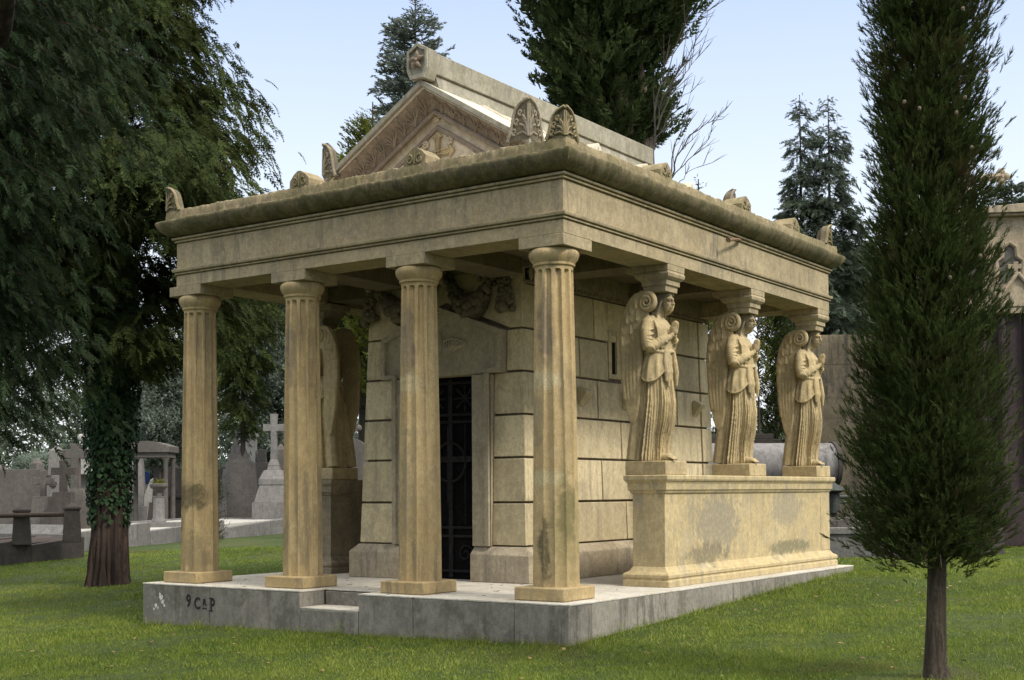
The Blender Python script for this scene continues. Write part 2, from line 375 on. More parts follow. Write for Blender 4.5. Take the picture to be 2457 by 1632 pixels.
# stencilled lettering and paint chips on the kerb
def text_mesh(txt, size, loc, rot, mat, name, parent, ext=.002, sx=1.0, shear=0):
    cu = bpy.data.curves.new(name, 'FONT'); cu.body = txt; cu.size = size; cu.extrude = ext; cu.shear = shear; cu.align_x = 'LEFT'; cu.offset = .003
    tmp = bpy.data.objects.new('tmp', cu); COL.objects.link(tmp)
    dg = bpy.context.evaluated_depsgraph_get(); me = bpy.data.meshes.new_from_object(tmp.evaluated_get(dg)); bpy.data.objects.remove(tmp)
    Mx = Matrix.Translation(loc) @ rot @ Matrix.Diagonal((sx, 1, 1, 1)); me.transform(Mx)
    me.materials.clear(); me.materials.append(mat)
    o = bpy.data.objects.new(name, me); COL.objects.link(o); o.parent = parent; o.matrix_parent_inverse = Matrix.Translation(-world_loc(parent)); return o
RX = Matrix.Rotation(R(90), 4, 'X')
stn = MB()
def txt_into(mb, txt, size, x, z, sx):
    cu = bpy.data.curves.new('t', 'FONT'); cu.body = txt; cu.size = size; cu.extrude = .002; cu.offset = .004
    tmp = bpy.data.objects.new('tmp', cu); COL.objects.link(tmp)
    me = bpy.data.meshes.new_from_object(tmp.evaluated_get(bpy.context.evaluated_depsgraph_get())); bpy.data.objects.remove(tmp)
    Mx = Matrix.Translation((x, -.0035, z)) @ RX @ Matrix.Diagonal((sx, 1, 1, 1))
    mb.add([Mx @ v.co for v in me.vertices], [tuple(q.vertices) for q in me.polygons])
txt_into(stn, '9', .235, -5.995, -.285, .80); txt_into(stn, 'C', .215, -5.84, -.305, .80); txt_into(stn, 'R', .12, -5.675, -.255, .95); txt_into(stn, 'P', .24, -5.535, -.325, .72)
stn.box(-5.68, -5.60, -.0055, -.002, -.30, -.286)
# stencil serifs and the stencil bridges of the letters
for x, z in ((-5.535, -.325), (-5.535, -.163)): stn.box(x-.02, x+.055, -.0058, -.002, z-.003, z+.012)
obj('stencil_lettering', stn, M['ink'], plat, smooth=0)
rn = random.Random(5)
for (cx, cz, r) in ((-6.50, -.19, .045), (-6.46, -.25, .035), (-6.52, -.14, .022), (-6.60, -.30, .032), (-6.64, -.345, .02), (-6.43, -.29, .022), (-6.56, -.325, .018)):
    n = 13; pts = [(cx+r*rn.uniform(.45, 1.1)*math.cos(6.283*j/n), -.0025, cz+r*rn.uniform(.45, 1.1)*math.sin(6.283*j/n)) for j in range(n)]
    obj('paint_chip', MB().prism(pts, (0, .003, 0)), M['whitepaint'], plat, smooth=0)

# --- columns
CY = .55; COLX = [-6.35, -4.41, -2.47, -.52]
def shaft_rings(cx, cy, seed):
    rings = []; nf, sub = 12, 18; rn = random.Random(seed)
    zs = [.147, .155, .8, 1.25, 1.26, 1.9, 2.43, 2.44, 2.9, 3.3, 3.5, 3.58, 3.61, 3.63, 3.645, 3.655, 3.665, 3.675, 3.685, 3.7, 3.73]
    for z in zs:
        s_ = (z-.147)/(3.73-.147); Rr = .262-.047*s_-.006*math.sin(s_*3.14)*-1
        if z > 3.69: Rr += (z-3.69)*.15
        if z in (1.25, 1.26, 2.43, 2.44): Rr -= .0015
        ring = []
        hw = math.pi/nf*(.92-.34*min(1, max(0, (z-1.6)/1.9)))
        for j in range(nf*sub):
            th = 2*math.pi*j/(nf*sub)+.12
            ph = ((th*nf/(2*math.pi)) % 1-.5)*2*math.pi/nf
            x = ph/hw; dep = 0
            if abs(x) < 1:
                top = 3.685-(.036-math.sqrt(max(0, .036**2-(ph*Rr)**2)))
                dep = math.sqrt(1-x*x)*(.030+.012*min(1, max(0, (z-1.6)/1.5))) if z < top else 0
            r_ = Rr-dep
            ring.append((cx+r_*math.cos(th), cy+r_*math.sin(th), z))
        rings.append(ring)
    return rings
column_tops = []
for i, cx in enumerate(COLX):
    sh = MB().loft(shaft_rings(cx, CY, i))
    c = obj('column', sh, M['column'], maus, smooth=28)
    pl = MB(); r0 = .328
    pl.box(cx-r0, cx+r0, CY-r0-.03, CY+r0-.03, .002, .149); obj('plinth', pl, M['column'], c, bevel=.014)
    ca = MB().lathe([(.205, 3.70), (.228, 3.728), (.238, 3.733), (.240, 3.752), (.234, 3.757), (.245, 3.775), (.272, 3.81), (.286, 3.85), (.287, 3.875), (.276, 3.90), (.258, 3.917)], cx, CY, 48)
    obj('capital', ca, M['column'], c, smooth=40)
    ab = MB().box(cx-.30-(.02 if i == 0 else 0), cx+.30, .283, .883, 3.919, 4.049); obj('abacus', ab, M['entab'], c, bevel=.006)

# --- entablature: closed rings swept round the plan
X0, X1, Y0, Y1 = -6.53, -.22, .286, 8.15
def ring_sweep(mb, prof, closed=False, sub=0):
    rings = []
    n = len(prof)
    corners = [lambda d: (X0-d, Y0-d), lambda d: (X1+d, Y0-d), lambda d: (X1+d, Y1+d), lambda d: (X0-d, Y1+d)]
    vs = []; fs = []
    sides = 4; m = sub+1; tot = sides*m
    for s_ in range(sides):
        for q in range(m):
            for d, z in prof:
                a, b = corners[s_](d), corners[(s_+1) % 4](d); f = q/m
                vs.append((a[0]+(b[0]-a[0])*f, a[1]+(b[1]-a[1])*f, z))
    for s_ in range(tot):
        for j in range(n if closed else n-1):
            a, b = s_*n+j, s_*n+(j+1) % n; c, d = ((s_+1) % tot)*n+j, ((s_+1) % tot)*n+(j+1) % n
            fs.append((a, c, d, b))
    return mb.add(vs, fs)
def worn(me, amp, sc, seed=0, amp2=0.):
    from mathutils import noise
    for v in me.vertices:
        q = v.co*sc+Vector((seed, seed, seed)); n = noise.noise_vector(q); v.co += n*amp
        if amp2: v.co += noise.noise_vector(v.co*sc*5)*amp2; v.co += noise.noise_vector(v.co*sc*13)*amp2*.6
    me.update()
e_ = ring_sweep(MB(), [(0, 4.05), (0, 4.198), (-.016, 4.200), (-.016, 4.209), (.020, 4.211), (.022, 4.230), (.006, 4.232), (.006, 4.240), (.040, 4.243), (.048, 4.262), (.050, 4.284), (0, 4.290), (-.52, 4.29), (-.52, 4.05)], True)
obj('architrave', e_, M['entab'], maus, bevel=.004, fix=True)
e_ = ring_sweep(MB(), [(-.003, 4.291), (-.003, 4.640), (-.018, 4.642), (-.018, 4.651), (.022, 4.653), (.024, 4.674), (.004, 4.676), (.004, 4.685), (.044, 4.688), (.050, 4.704), (.048, 4.716), (-.4, 4.716), (-.4, 4.291)], True)
obj('frieze', e_, M['entab'], maus, bevel=.004, fix=True)
prof = [(-.4, 4.718), (.012, 4.718), (.012, 4.732), (.05, 4.735), (.10, 4.745), (.165, 4.775), (.222, 4.815), (.262, 4.86), (.283, 4.905), (.287, 4.935), (.278, 4.95), (.255, 4.957), (.20, 4.960), (-.4, 4.961)]
prof = [(d*.73 if d > 0 else d, 4.718+(z-4.718)*.91) for d, z in prof]
e_ = ring_sweep(MB(), prof, True, 320); me = e_.mesh('cornice', 40); worn(me, .008, 3, 1, .008)
corn = obj('cornice', me, M['cornice'], maus, fix=True)
prof = [(-.3, 4.925), (.112, 4.925), (.107, 5.0), (.105, 5.055), (.097, 5.076), (.075, 5.082), (0, 5.085), (-.1, 5.085), (-.3, 5.08)]
e_ = ring_sweep(MB(), prof, True, 340); me = e_.mesh('parapet', 40); worn(me, .011, 4, 5, .013)
obj('parapet', me, M['parapet'], maus, fix=True)
dk = MB(); dk.box(X0+.3, X1-.3, Y0+.3, Y1-.3, 4.92, 5.0); obj('roof_deck', dk, M['slab_top'], maus)
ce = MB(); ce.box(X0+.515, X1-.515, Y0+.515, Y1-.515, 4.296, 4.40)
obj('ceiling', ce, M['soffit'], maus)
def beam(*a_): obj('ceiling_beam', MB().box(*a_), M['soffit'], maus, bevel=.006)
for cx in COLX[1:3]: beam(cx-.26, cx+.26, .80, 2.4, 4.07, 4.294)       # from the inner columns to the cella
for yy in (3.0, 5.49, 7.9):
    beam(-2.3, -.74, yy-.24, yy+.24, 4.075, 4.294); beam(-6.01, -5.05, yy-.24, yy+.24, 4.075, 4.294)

# --- palmette reliefs and antefixes
def curl(c, r, turns, s, start=0., n=14):
    return [(c[0]+s*(r*(1-.8*i/n))*math.cos(start+turns*6.283*i/n), c[1]+(r*(1-.8*i/n))*math.sin(start+turns*6.283*i/n)) for i in range(n+1)]
def palmette(mb, fn, wd, h, rad):
    """relief in (u,v) with u in -w..w and v in 0..h, mapped by fn to 3-D; half=True keeps u >= 0"""
    def T(pts, r0, r1):
        n = len(pts); mb.tube([fn(u, v) for u, v in pts], [r0+(r1-r0)*i/(n-1) for i in range(n)], 6)
    return T
def antefix_half(mb, rl_, O, U, N, wd, h, th, rad=.017, rim=.026):
    """half an ogival leaf: fold line up from O, spreading along U, front normal N"""
    O, U, N = Vector(O), Vector(U), Vector(N); Z = Vector((0, 0, 1))
    def og(f): return wd*math.sqrt(max(0, 1-f**1.9))*(1-.12*math.sin(f*3.1))*(1+.0*f)
    K = 12; out = [(0, 0)]+[(og(i/K)*(1-.05*math.sin(2*math.pi*i/K)), h*i/K) for i in range(K+1)]
    mb.prism([O+U*u+Z*v for u, v in out], -N*th)
    fn = lambda u, v, e=0.: O+U*u+Z*v+N*(.004+e)
    def T(pts, r0, r1): 
        n = len(pts); rl_.tube([fn(u, v, .004) for u, v in pts], [r0+(r1-r0)*i/(n-1) for i in range(n)], 6)
    T([(max(u-rim*.4, .004), v*.985) for u, v in out[1:]], rim, rim*.8)
    s = wd/.25; q = h/.34
    T([(.006*s, .02*q), (.006*s, .16*q), (.006*s, .29*q)], rad, rad*.5)
    for (p0, p1, p2, cc, cr_) in (((.012, .03), (.06, .06), (.13, .05), (.165, .075), .035), ((.012, .05), (.05, .11), (.10, .13), (.135, .155), .034), ((.012, .07), (.03, .16), (.065, .20), (.092, .225), .028)):
        T([(a*s, b*q) for a, b in (p0, p1, p2)], rad, rad*.9)
        T([(a, b) for a, b in curl((cc[0]*s, cc[1]*q), cr_*s, 1.2, 1, -1.9)], rad*1.05, rad*.6)
    for a in (.35, .75): T([(.01*s, .10*q), (.03*s+.04*s*a, .17*q), (.02*s+.07*s*a, .26*q-.06*a*q)], rad*.8, rad*.3)
def corner_antefix(name, O, U1, N1, U2, N2, wd, h, th, mat, parent):
    mb = MB(); rl_ = MB(); antefix_half(mb, rl_, O, U1, N1, wd, h, th); antefix_half(mb, rl_, Vector(O)+Vector((0, 0, .001)), U2, N2, wd, h*.998, th)
    me = mb.mesh(name, 40); worn(me, .003, 8, 3); o = obj(name, me, M['antefix_body'], parent, fix=True)
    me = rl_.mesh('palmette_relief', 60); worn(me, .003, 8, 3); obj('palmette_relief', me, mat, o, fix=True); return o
d_ = .092
XL, XH, YL, YH = X0-d_, X1+d_, Y0-d_, Y1+d_
ex, ey = Vector((1, 0, 0)), Vector((0, 1, 0))
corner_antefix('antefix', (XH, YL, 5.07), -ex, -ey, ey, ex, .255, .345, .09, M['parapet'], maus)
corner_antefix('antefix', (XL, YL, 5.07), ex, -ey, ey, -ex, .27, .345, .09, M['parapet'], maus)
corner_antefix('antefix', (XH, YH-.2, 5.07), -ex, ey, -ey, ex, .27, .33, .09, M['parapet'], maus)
def ridge_tile(O, U, N, wd, h, dep):
    """small gabled block on the parapet with a scrolled front"""
    O, U, N = Vector(O), Vector(U), Vector(N); Z = Vector((0, 0, 1)); mb = MB()
    out = [(-wd, 0), (-wd, h*.45), (-wd*.55, h*.82), (-.15*wd, h), (.15*wd, h), (wd*.6, h*.8), (wd, h*.5), (wd, 0)]
    mb.prism([O+U*u+Z*v for u, v in out], -N*dep)
    for sgn in (-1, 1):
        pts = curl((sgn*wd*.45, h*.34), wd*.36, 1.1, sgn, 1.5)
        mb.tube([O+U*u+Z*v+N*.004 for u, v in pts], [.014-.006*i/14 for i in range(15)], 6)
    mb.tube([O+U*0+Z*.02+N*.004, O+Z*h*.85+N*.004], [.014, .008], 6)
    me = mb.mesh('ridge_tile', 30); worn(me, .008, 5, 2, .004); return me
for x in (-2.24, -4.12): obj('ridge_tile', ridge_tile((x, YL, 5.07), ex, -ey, .165, .215, .30), M['parapet'], maus, fix=True)
for y in (2.52, 4.86, 6.6): obj('ridge_tile', ridge_tile((XH, y, 5.07), ey, ex, .15, .20, .30), M['parapet'], maus, fix=True)

# --- cella walls: battered, with drafted blocks standing proud of dark joints
CXL, CXR, CYF, CYB = -5.10, -2.21, 2.44, 8.02
BAT = .030
def face_front(u, z, o=0.): return (u, CYF+BAT*(z-.48)-o, z)
def inset(z): return BAT*(z-.48)
core = MB()
def plan(z, i): k_ = inset(z)+i; return [(CXL+k_, CYF+k_, z), (CXR-k_, CYF+k_, z), (CXR-k_, CYB-i, z), (CXL+k_, CYB-i, z)]
cor_front = [(CXL, -4.70), (-2.50, CXR)]
cw = MB()
def sub_plan(z, xa, xb, ya, yb, i=.045):     # slice of the battered core
    k_ = inset(z)+i; xa = CXL+k_ if xa is None else xa; xb = CXR-k_ if xb is None else xb; ya = CYF+k_ if ya is None else ya
    return [(xa, ya, z), (xb, ya, z), (xb, yb, z), (xa, yb, z)]
DCX = -3.60; yin = CYF+.36
for args in ((None, DCX-.62, None, yin), (DCX+.62, None, None, yin)): cw.hexa(sub_plan(0, *args), sub_plan(2.80, *args))
cw.hexa(sub_plan(2.801, None, None, None, yin), sub_plan(4.30, None, None, None, yin))
cw.hexa(sub_plan(0, None, None, yin+.001, CYB-.045), sub_plan(4.30, None, None, yin+.001, CYB-.045))
wall = obj('cella_wall', cw, M['groove'], maus)
ROWS = [.48, 1.063, 1.661, 2.236, 2.812, 3.389, 3.99]
bl = MB(); g_ = .0145; rn = random.Random(12)
def block_front(x0, x1, z0, z1, o=0.0):
    z0 += g_; z1 -= g_; t = .07
    def q(x, z): 
        xx = x+(inset(z) if abs(x-CXL) < 1e-6 else -inset(z) if abs(x-CXR) < 1e-6 else 0)
        return xx, CYF+inset(z)-o
    a, b, c, d = q(x0, z0), q(x1, z0), q(x1, z1), q(x0, z1)
    lo = [(a[0], a[1], z0), (b[0], b[1], z0), (b[0], b[1]+t, z0), (a[0], a[1]+t, z0)]
    hi = [(d[0], d[1], z1), (c[0], c[1], z1), (c[0], c[1]+t, z1), (d[0], d[1]+t, z1)]
    bl.hexa(lo, hi)
def block_side(y0, y1, z0, z1, right=True, o=0.0, first=False):
    z0 += g_; z1 -= g_; t = .07; s_ = 1 if right else -1; X = CXR if right else CXL
    def xf(z): return X-s_*inset(z)+s_*o
    f0 = .07+inset(z0) if first else 0; f1 = .07+inset(z1) if first else 0
    lo = [(xf(z0), y0+f0, z0), (xf(z0), y1, z0), (xf(z0)-s_*t, y1, z0), (xf(z0)-s_*t, y0+f0, z0)]
    hi = [(xf(z1), y0+f1, z1), (xf(z1), y1, z1), (xf(z1)-s_*t, y1, z1), (xf(z1)-s_*t, y0+f1, z1)]
    if not right: lo, hi = lo[::-1], hi[::-1]
    bl.hexa(lo, hi)
for r_, (z0, z1) in enumerate(zip(ROWS[:-1], ROWS[1:])):
    if r_ < 4:
        block_front(CXL, -4.44, z0, z1); block_front(-2.755, CXR, z0, z1)
    elif r_ == 4:
        block_front(CXL, -4.655, z0, z1); block_front(-2.555, CXR, z0, z1)
    else:
        zt_ = 4.29; k0, k1 = inset(3.40), inset(zt_)
        ol = [(CXL+k0, 3.405), (DCX-1.085, 3.405), (DCX, 3.835), (DCX+1.085, 3.405), (CXR-k0, 3.405), (CXR-k1, zt_), (CXL+k1, zt_)]
        bl.add([(x, CYF+inset(z), z) for x, z in ol]+[(x, CYF+.07+inset(z), z) for x, z in ol], [(0, 1, 2, 6), (2, 3, 4, 5), (2, 5, 6)]+[(i+7, i, (i+1) % 7, (i+1) % 7+7) for i in range(7)])
    # long sides
    if r_ < 5:
        js = [CYF, [4.52, 5.10, 4.44, 5.02, 4.40][4-r_] if False else {0: 5.12, 1: 4.45, 2: 5.04, 3: 4.40, 4: 3.94}[r_]]
        step = {0: (6.35, 7.68), 1: (5.7, 6.95, 7.68), 2: (6.2, 7.68), 3: (5.6, 6.85, 7.68), 4: (4.74, 5.3, 6.5, 7.68)}[r_]
    else: js = [CYF, 4.36]; step = (5.6, 6.7, 7.68)
    js = js+[s for s in step if s > js[-1]+.2]
    for k_, (a, b) in enumerate(zip(js[:-1], js[1:])):
        if r_ == 4 and abs(a-4.74) < .01: continue
        for rt in (True, False): block_side(a+(g_ if k_ else 0), b-g_, z0, 4.0 if r_ == 5 else z1, rt, first=(k_ == 0))
    for rt in (True, False): block_side(7.68, CYB, z0, 4.0 if r_ == 5 else z1, rt, o=.02)
obj('wall_blocks', bl, M['wall'], wall, bevel=.010, fix=True)
pb = MB()
def pring(z, d): return [(CXL-d, CYF-d, z), (CXR+d, CYF-d, z), (CXR+d, CYB+d, z), (CXL-d, CYB+d, z)]
# base course with a splayed top, left open at the doorway
pbs = []
for (x0, x1) in ((CXL-.12, -4.14), (-3.05, CXR+.12)):
    yb = CYF+.5; pb = MB(); pbs.append(pb)
    pb.add([(x0, CYF-.11, .001), (x1, CYF-.11, .001), (x1, yb, .001), (x0, yb, .001), (x0, CYF-.11, .37), (x1, CYF-.11, .37), (x1, yb, .37), (x0, yb, .37),
            (x0+(.10 if x0 < -5 else 0), CYF-.004, .475), (x1-(.10 if x1 > -2.2 else 0), CYF-.004, .475), (x1-(.10 if x1 > -2.2 else 0), yb, .475), (x0+(.10 if x0 < -5 else 0), yb, .475)],
           [(3, 2, 1, 0), (0, 1, 5, 4), (1, 2, 6, 5), (2, 3, 7, 6), (3, 0, 4, 7), (4, 5, 9, 8), (5, 6, 10, 9), (6, 7, 11, 10), (7, 4, 8, 11), (8, 9, 10, 11)])
for s_, X in ((1, CXR), (-1, CXL)):
    pb = MB(); pbs.append(pb)
    cuts = [CYF+.503, 4.6, 6.3, CYB]
    for a, b in zip(cuts[:-1], cuts[1:]):
        xo, xi, xin = X+s_*.12, X+s_*.02, X-s_*.3
        lo = [(xo, a+.003, .001), (xo, b-.003, .001), (xin, b-.003, .001), (xin, a+.003, .001)]
        md = [(x, y, .37) for x, y, _ in lo]; hi = [(xi, a+.003, .475), (xi, b-.003, .475), (xin, b-.003, .475), (xin, a+.003, .475)]
        if s_ < 0: lo, md, hi = lo[::-1], md[::-1], hi[::-1]
        pb.add(lo+md+hi, [(3, 2, 1, 0)]+[(i, (i+1) % 4, (i+1) % 4+4, i+4) for i in range(4)]+[(i+4, (i+1) % 4+4, (i+1) % 4+8, i+8) for i in range(4)]+[(8, 9, 10, 11)])
for pb in pbs: obj('base_course', pb, M['plinth'], maus, bevel=.012)

# --- door surround: jambs, eared gable lintel, winged relief
fr = MB(); yf = CYF-.045
fr.box(DCX-.83, DCX-.545, yf, CYF+.36, .476, 2.79); fr.box(DCX+.545, DCX+.84, yf, CYF+.36, .476, 2.79)
lint = [(DCX-1.035, 2.80), (DCX+1.035, 2.80), (DCX+1.035, 3.375), (DCX, 3.755), (DCX-1.035, 3.375)]
fr.prism([(x, yf+.02, z) for x, z in lint], (0, .30, 0))
def strip(a, b, wd, dep, y):
    a, b = Vector((a[0], 0, a[1])), Vector((b[0], 0, b[1])); t = (b-a).normalized(); n = Vector((-t.z, 0, t.x))
    fr.prism([(p_.x, y, p_.z) for p_ in (a, b, b+n*wd, a+n*wd)], (0, dep, 0))
yo = yf-.035
strip((DCX+1.036, 3.375), (DCX+.003, 3.755), .075, .06, yo); strip((DCX-.003, 3.755), (DCX-1.036, 3.375), .075, .06, yo)
strip((DCX+1.037, 2.80), (DCX+1.037, 3.372), .07, .06, yo+.002); strip((DCX-.967, 2.80), (DCX-.967, 3.348), .07, .06, yo+.002)
for s_ in (-1, 1):
    xo = DCX+s_*.84; a, b = sorted((xo, xo-s_*.07)); fr.box(a, b, yo, yf+.03, .478, 2.80)
    a, b = sorted((DCX+s_*1.034, DCX+s_*.772)); fr.box(a, b, yo+.004, yf+.03, 2.801, 2.862)
    a, b = sorted((DCX+s_*.62, DCX+s_*.545)); fr.box(a, b, yf+.004, yf+.012, .48, 2.785) if False else None
dframe = obj('door_frame', fr, M['marble'], maus, bevel=.006, fix=True)
wg = MB()
for s_ in (-1, 1):
    for j in range(8):
        f = j/7; y = yf+.012
        S_ = (DCX+s_*(.07+.37*f), 3.265+.035*math.sin(math.pi*min(1, f*1.1))-.03*f*f); E_ = (DCX+s_*(.05+.24*f), 3.06+.06*f+.03*f*f)
        m_ = ((S_[0]+E_[0])/2+s_*.035, (S_[1]+E_[1])/2+.012)
        wg.tube([(S_[0], y, S_[1]), (m_[0], y-.014, m_[1]), (E_[0], y-.004, E_[1])], [.020, .030, .014], 6)
    wg.tube([(DCX+s_*(.06+.38*i/9), yf+.006, 3.275+.035*math.sin(math.pi*min(1, i/9*1.1))-.035*(i/9)**2) for i in range(10)], .020, 6)
wg.blob((DCX, yf+.01, 3.24), (.055, .03, .12)); wg.tube([(DCX, yf+.01, 3.33), (DCX, yf, 3.40)], [.03, .02], 6)
obj('winged_relief', wg, M['marble'], dframe)
# door
dr = MB(); dy = CYF+.22
dr.box(DCX-.60, DCX+.60, dy, dy+.05, .01, 2.80)
door = obj('door', dr, M['iron'], maus)
gr = MB(); yg = dy-.028
def gbar(x0, x1, z0, z1, o=0.): gr.box(DCX+x0, DCX+x1, yg-o, dy+.004, z0, z1)
gbar(-.545, -.48, .03, 2.77); gbar(.48, .545, .03, 2.77); gbar(-.035, .035, .03, 2.77, .004)
for z in (.10, .58, .70, 2.16, 2.26, 2.70): gbar(-.48, .48, z, z+.035, .006)
for s_ in (-1, 1):
    cx = DCX+s_*.255; cz = 2.50
    for a in range(8):
        t = a*math.pi/4; gr.tube([(cx+.03*math.cos(t), yg, cz+.03*math.sin(t)), (cx+.19*math.cos(t), yg, cz+.19*math.sin(t)*.95)], [.012, .020], 5)
    gr.blob((cx, yg-.005, cz), (.05, .02, .05))
    gr.tube([(cx+s_*0, yg, .75), (cx, yg, 2.14)], .010, 5)
    gr.tube([(DCX+s_*a_, yg, b_) for a_, b_ in curl((.25, .36), .13, 1.4, 1, 0)], .010, 5)
ring = [(DCX+.27*math.cos(6.283*j/24), yg-.01, 1.62+.27*math.sin(6.283*j/24)) for j in range(25)]; gr.tube(ring, .020, 6)
gr.box(DCX-.045, DCX+.045, yg-.02, yg+.01, 1.05, 2.12); gr.box(DCX-.40, DCX+.40, yg-.018, yg+.01, 1.62, 1.70)
obj('door_grille', gr, M['iron_light'], door)
# slit window and corbels on the right flank
sw = MB(); xs_ = CXR-inset(3.2)
for a, b, z0, z1 in ((4.745, 4.835, 2.86, 3.58), (4.985, 5.285, 2.86, 3.58), (4.837, 4.983, 3.50, 3.58), (4.837, 4.983, 2.86, 2.93)): sw.box(xs_-.06, xs_+.006, a, b, z0, z1)
win = obj('slit_window', sw, M['wall'], wall, bevel=.005)
obj('slit_opening', MB().box(xs_-.07, xs_-.029, 4.83, 4.99, 2.92, 3.51), M['void'], win)
for y in (3.93, 5.17, 7.46):
    cbm = MB(); xw = CXR-inset(2.55)
    out = [(xw, 2.66), (xw+.045, 2.68), (xw+.16, 2.61), (xw+.15, 2.565), (xw+.11, 2.535), (xw+.06, 2.46), (xw, 2.40)]
    cbm.prism([(x, y-.085, z) for x, z in out], (0, .17, 0)); obj('corbel', cbm, M['wall'], wall, bevel=.01, fix=True)
# frieze band under the ceiling, carved with slanting leaves, round both flanks and the front
fb = MB()
for s_, X in ((1, CXR-.105), (-1, CXL+.105)):
    xa, xb = sorted((X-s_*.02, X+s_*.05)); fb.box(xa, xb, CYF+.13, CYB, 4.0, 4.03); xa, xb = sorted((X-s_*.02, X+s_*.115)); fb.box(xa, xb, CYF+.13, CYB, 4.20, 4.293)
    y = CYF+.22
    while y < CYB-.1:
        fb.tube([(X+s_*.02, y+.05, 4.02), (X+s_*.055, y+.02, 4.08), (X+s_*.06, y-.015, 4.15), (X+s_*.09, y-.01, 4.205)], [.02, .036, .040, .03], 6); y += .088
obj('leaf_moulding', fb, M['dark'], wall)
# garlands swagged along the front of the cella head
rn = random.Random(8)
def swag(xa, xb, ztop, drop, rad):
    n = 26; gl = MB()
    for i in range(n+1):
        f = i/n; x = xa+(xb-xa)*f; z = ztop-drop*(1-(2*f-1)**2); rr = rad*(.55+.75*math.sin(math.pi*f))
        for q in range(5):
            a = rn.uniform(0, 6.28); gl.blob((x+rn.uniform(-.02, .02), CYF+.07-rr*abs(math.cos(a))*1.1, z+rr*math.sin(a)*.9), (rr*.42, rr*.42, rr*.42), 7, 5)
    obj('garland', gl, M['garland'], maus, smooth=60)
def hang(x, z0, z1, rad):
    n = 14; gl = MB()
    for i in range(n+1):
        f = i/n; z = z0+(z1-z0)*f; rr = rad*(.6+.7*f)
        for q in range(5):
            a = rn.uniform(0, 6.28); gl.blob((x+rr*math.sin(a)*.8, CYF+.07-rr*abs(math.cos(a)), z+rn.uniform(-.02, .02)), (rr*.42, rr*.42, rr*.42), 7, 5)
    obj('garland', gl, M['garland'], maus, smooth=60)
swag(-4.85, -3.66, 4.24, .50, .125); swag(-3.54, -2.66, 4.24, .52, .125)
for x in (-4.92, -2.55): hang(x, 4.27, 3.66, .10)
hd = MB(); hd.box(CXL+.11, CXR-.11, CYF+.06, CYF+.2, 4.20, 4.294)
for x in (-4.9, -4.2, -3.575, -2.95, -2.42):
    hd.tube([(x, CYF+.05, 4.24), (x, CYF-.03, 4.20), (x, CYF-.05, 4.12), (x, CYF+.03, 4.07)], [.05, .055, .05, .03], 8)
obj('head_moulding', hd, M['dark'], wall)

# --- upper cella, gable front, roof, ridge
GX, GHW, GY, GZE, GZA = -3.685, 1.77, 2.12, 5.78, 6.87
sl_ = (GZA-GZE)/GHW
uc = MB(); uc.prism([(GX-1.45, 2.56, 4.98), (GX+1.45, 2.56, 4.98), (GX+1.45, 2.56, 5.80), (GX, 2.56, 6.66), (GX-1.45, 2.56, 5.80)], (0, 5.6, 0))
obj('gable_wall', uc, M['tymp'], maus)
rf = MB()
for s_ in (-1, 1):
    pts = [(GX, GZA-.005), (GX+s_*(GHW), GZE-.005), (GX+s_*(GHW), GZE-.10), (GX, GZA-.11)]
    rf.prism([(x, GY+.03, z) for x, z in pts], (0, 8.35-GY-.03, 0))
    for yy in (3.3, 4.5, 5.7, 6.9):     # cover joints of the roof slabs
        a = Vector((GX+s_*.2, yy, GZA-.2*sl_-.002)); b = Vector((GX+s_*GHW, yy, GZE-.002)); rf.tube([a, b], .03, 6)
rf_o = obj('gable_roof', rf, M['roof'], maus, fix=True)
rk = MB()
for s_ in (-1, 1):
    pts = [(GX+s_*.001, GZA), (GX+s_*(GHW+.03), GZE-.018), (GX+s_*(GHW+.03), GZE-.095), (GX+s_*.001, GZA-.08)]
    rk.prism([(x, GY-.02, z) for x, z in pts], (0, .05, 0))
obj('raking_edge', rk, M['ridge'], maus, bevel=.006, fix=True)
# cavetto soffit that falls back to the tympanum, covered with leaf relief
cv = MB()
def rake_pt(s_, t, f):      # t along the slope 0 apex..1 eave, f 0 outer..1 inner
    xo, zo = GX+s_*GHW*t, GZA-.08-(GZA-GZE)*t
    yy = GY+.01+.30*(f**1.0)+.06*math.sin(f*3.14); dz = -.27*f
    dx = 0
    return Vector((xo+dx, yy, zo+dz+.0))
for s_ in (-1, 1):
    rl = MB()
    rows = [[rake_pt(s_, i/24, f/6) for i in range(25)] for f in range(7)]
    cv.loft(rows, close=False)
    # inner roll moulding
    cv.tube([rake_pt(s_, i/24, 1.02)+Vector((0, -.01, -.02)) for i in range(25)], .035, 8)
    n = 9
    for k_ in range(n):
        t = (k_+.75)/(n+.35)
        lobes = 5 if k_ % 2 else 3
        for j in range(lobes):
            a = (j-(lobes-1)/2)*.030
            rl.tube([rake_pt(s_, t, .92)+Vector((0, -.012, 0)), rake_pt(s_, t+a*.6, .6)+Vector((0, -.016, 0)), rake_pt(s_, t+a*1.25, .24+.10*abs(j-(lobes-1)/2))+Vector((0, -.012, 0))], [.012, .017, .007], 5)
        if not k_ % 2: 
            c = rake_pt(s_, t, .17)+Vector((0, -.02, 0)); rl.blob(c, (.034, .022, .034), 8, 5)
        for q in (-1, 1):
            pts = [rake_pt(s_, min(max(t+q*(.045-.030*math.cos(b*5.2)*(1-b*.6))*.8, 0), 1), .80-.14*math.sin(b*5.2)*(1-b*.6)-.15*b)+Vector((0, -.012, 0)) for b in [i/9 for i in range(10)]]
            rl.tube(pts, [.012-.005*i/9 for i in range(10)], 5)
    obj('leaf_relief', rl, M['gable'], maus, smooth=50)
obj('cavetto_band', cv, M['gable'], maus, smooth=40, fix=True)
ty = MB()
ti = 2.50
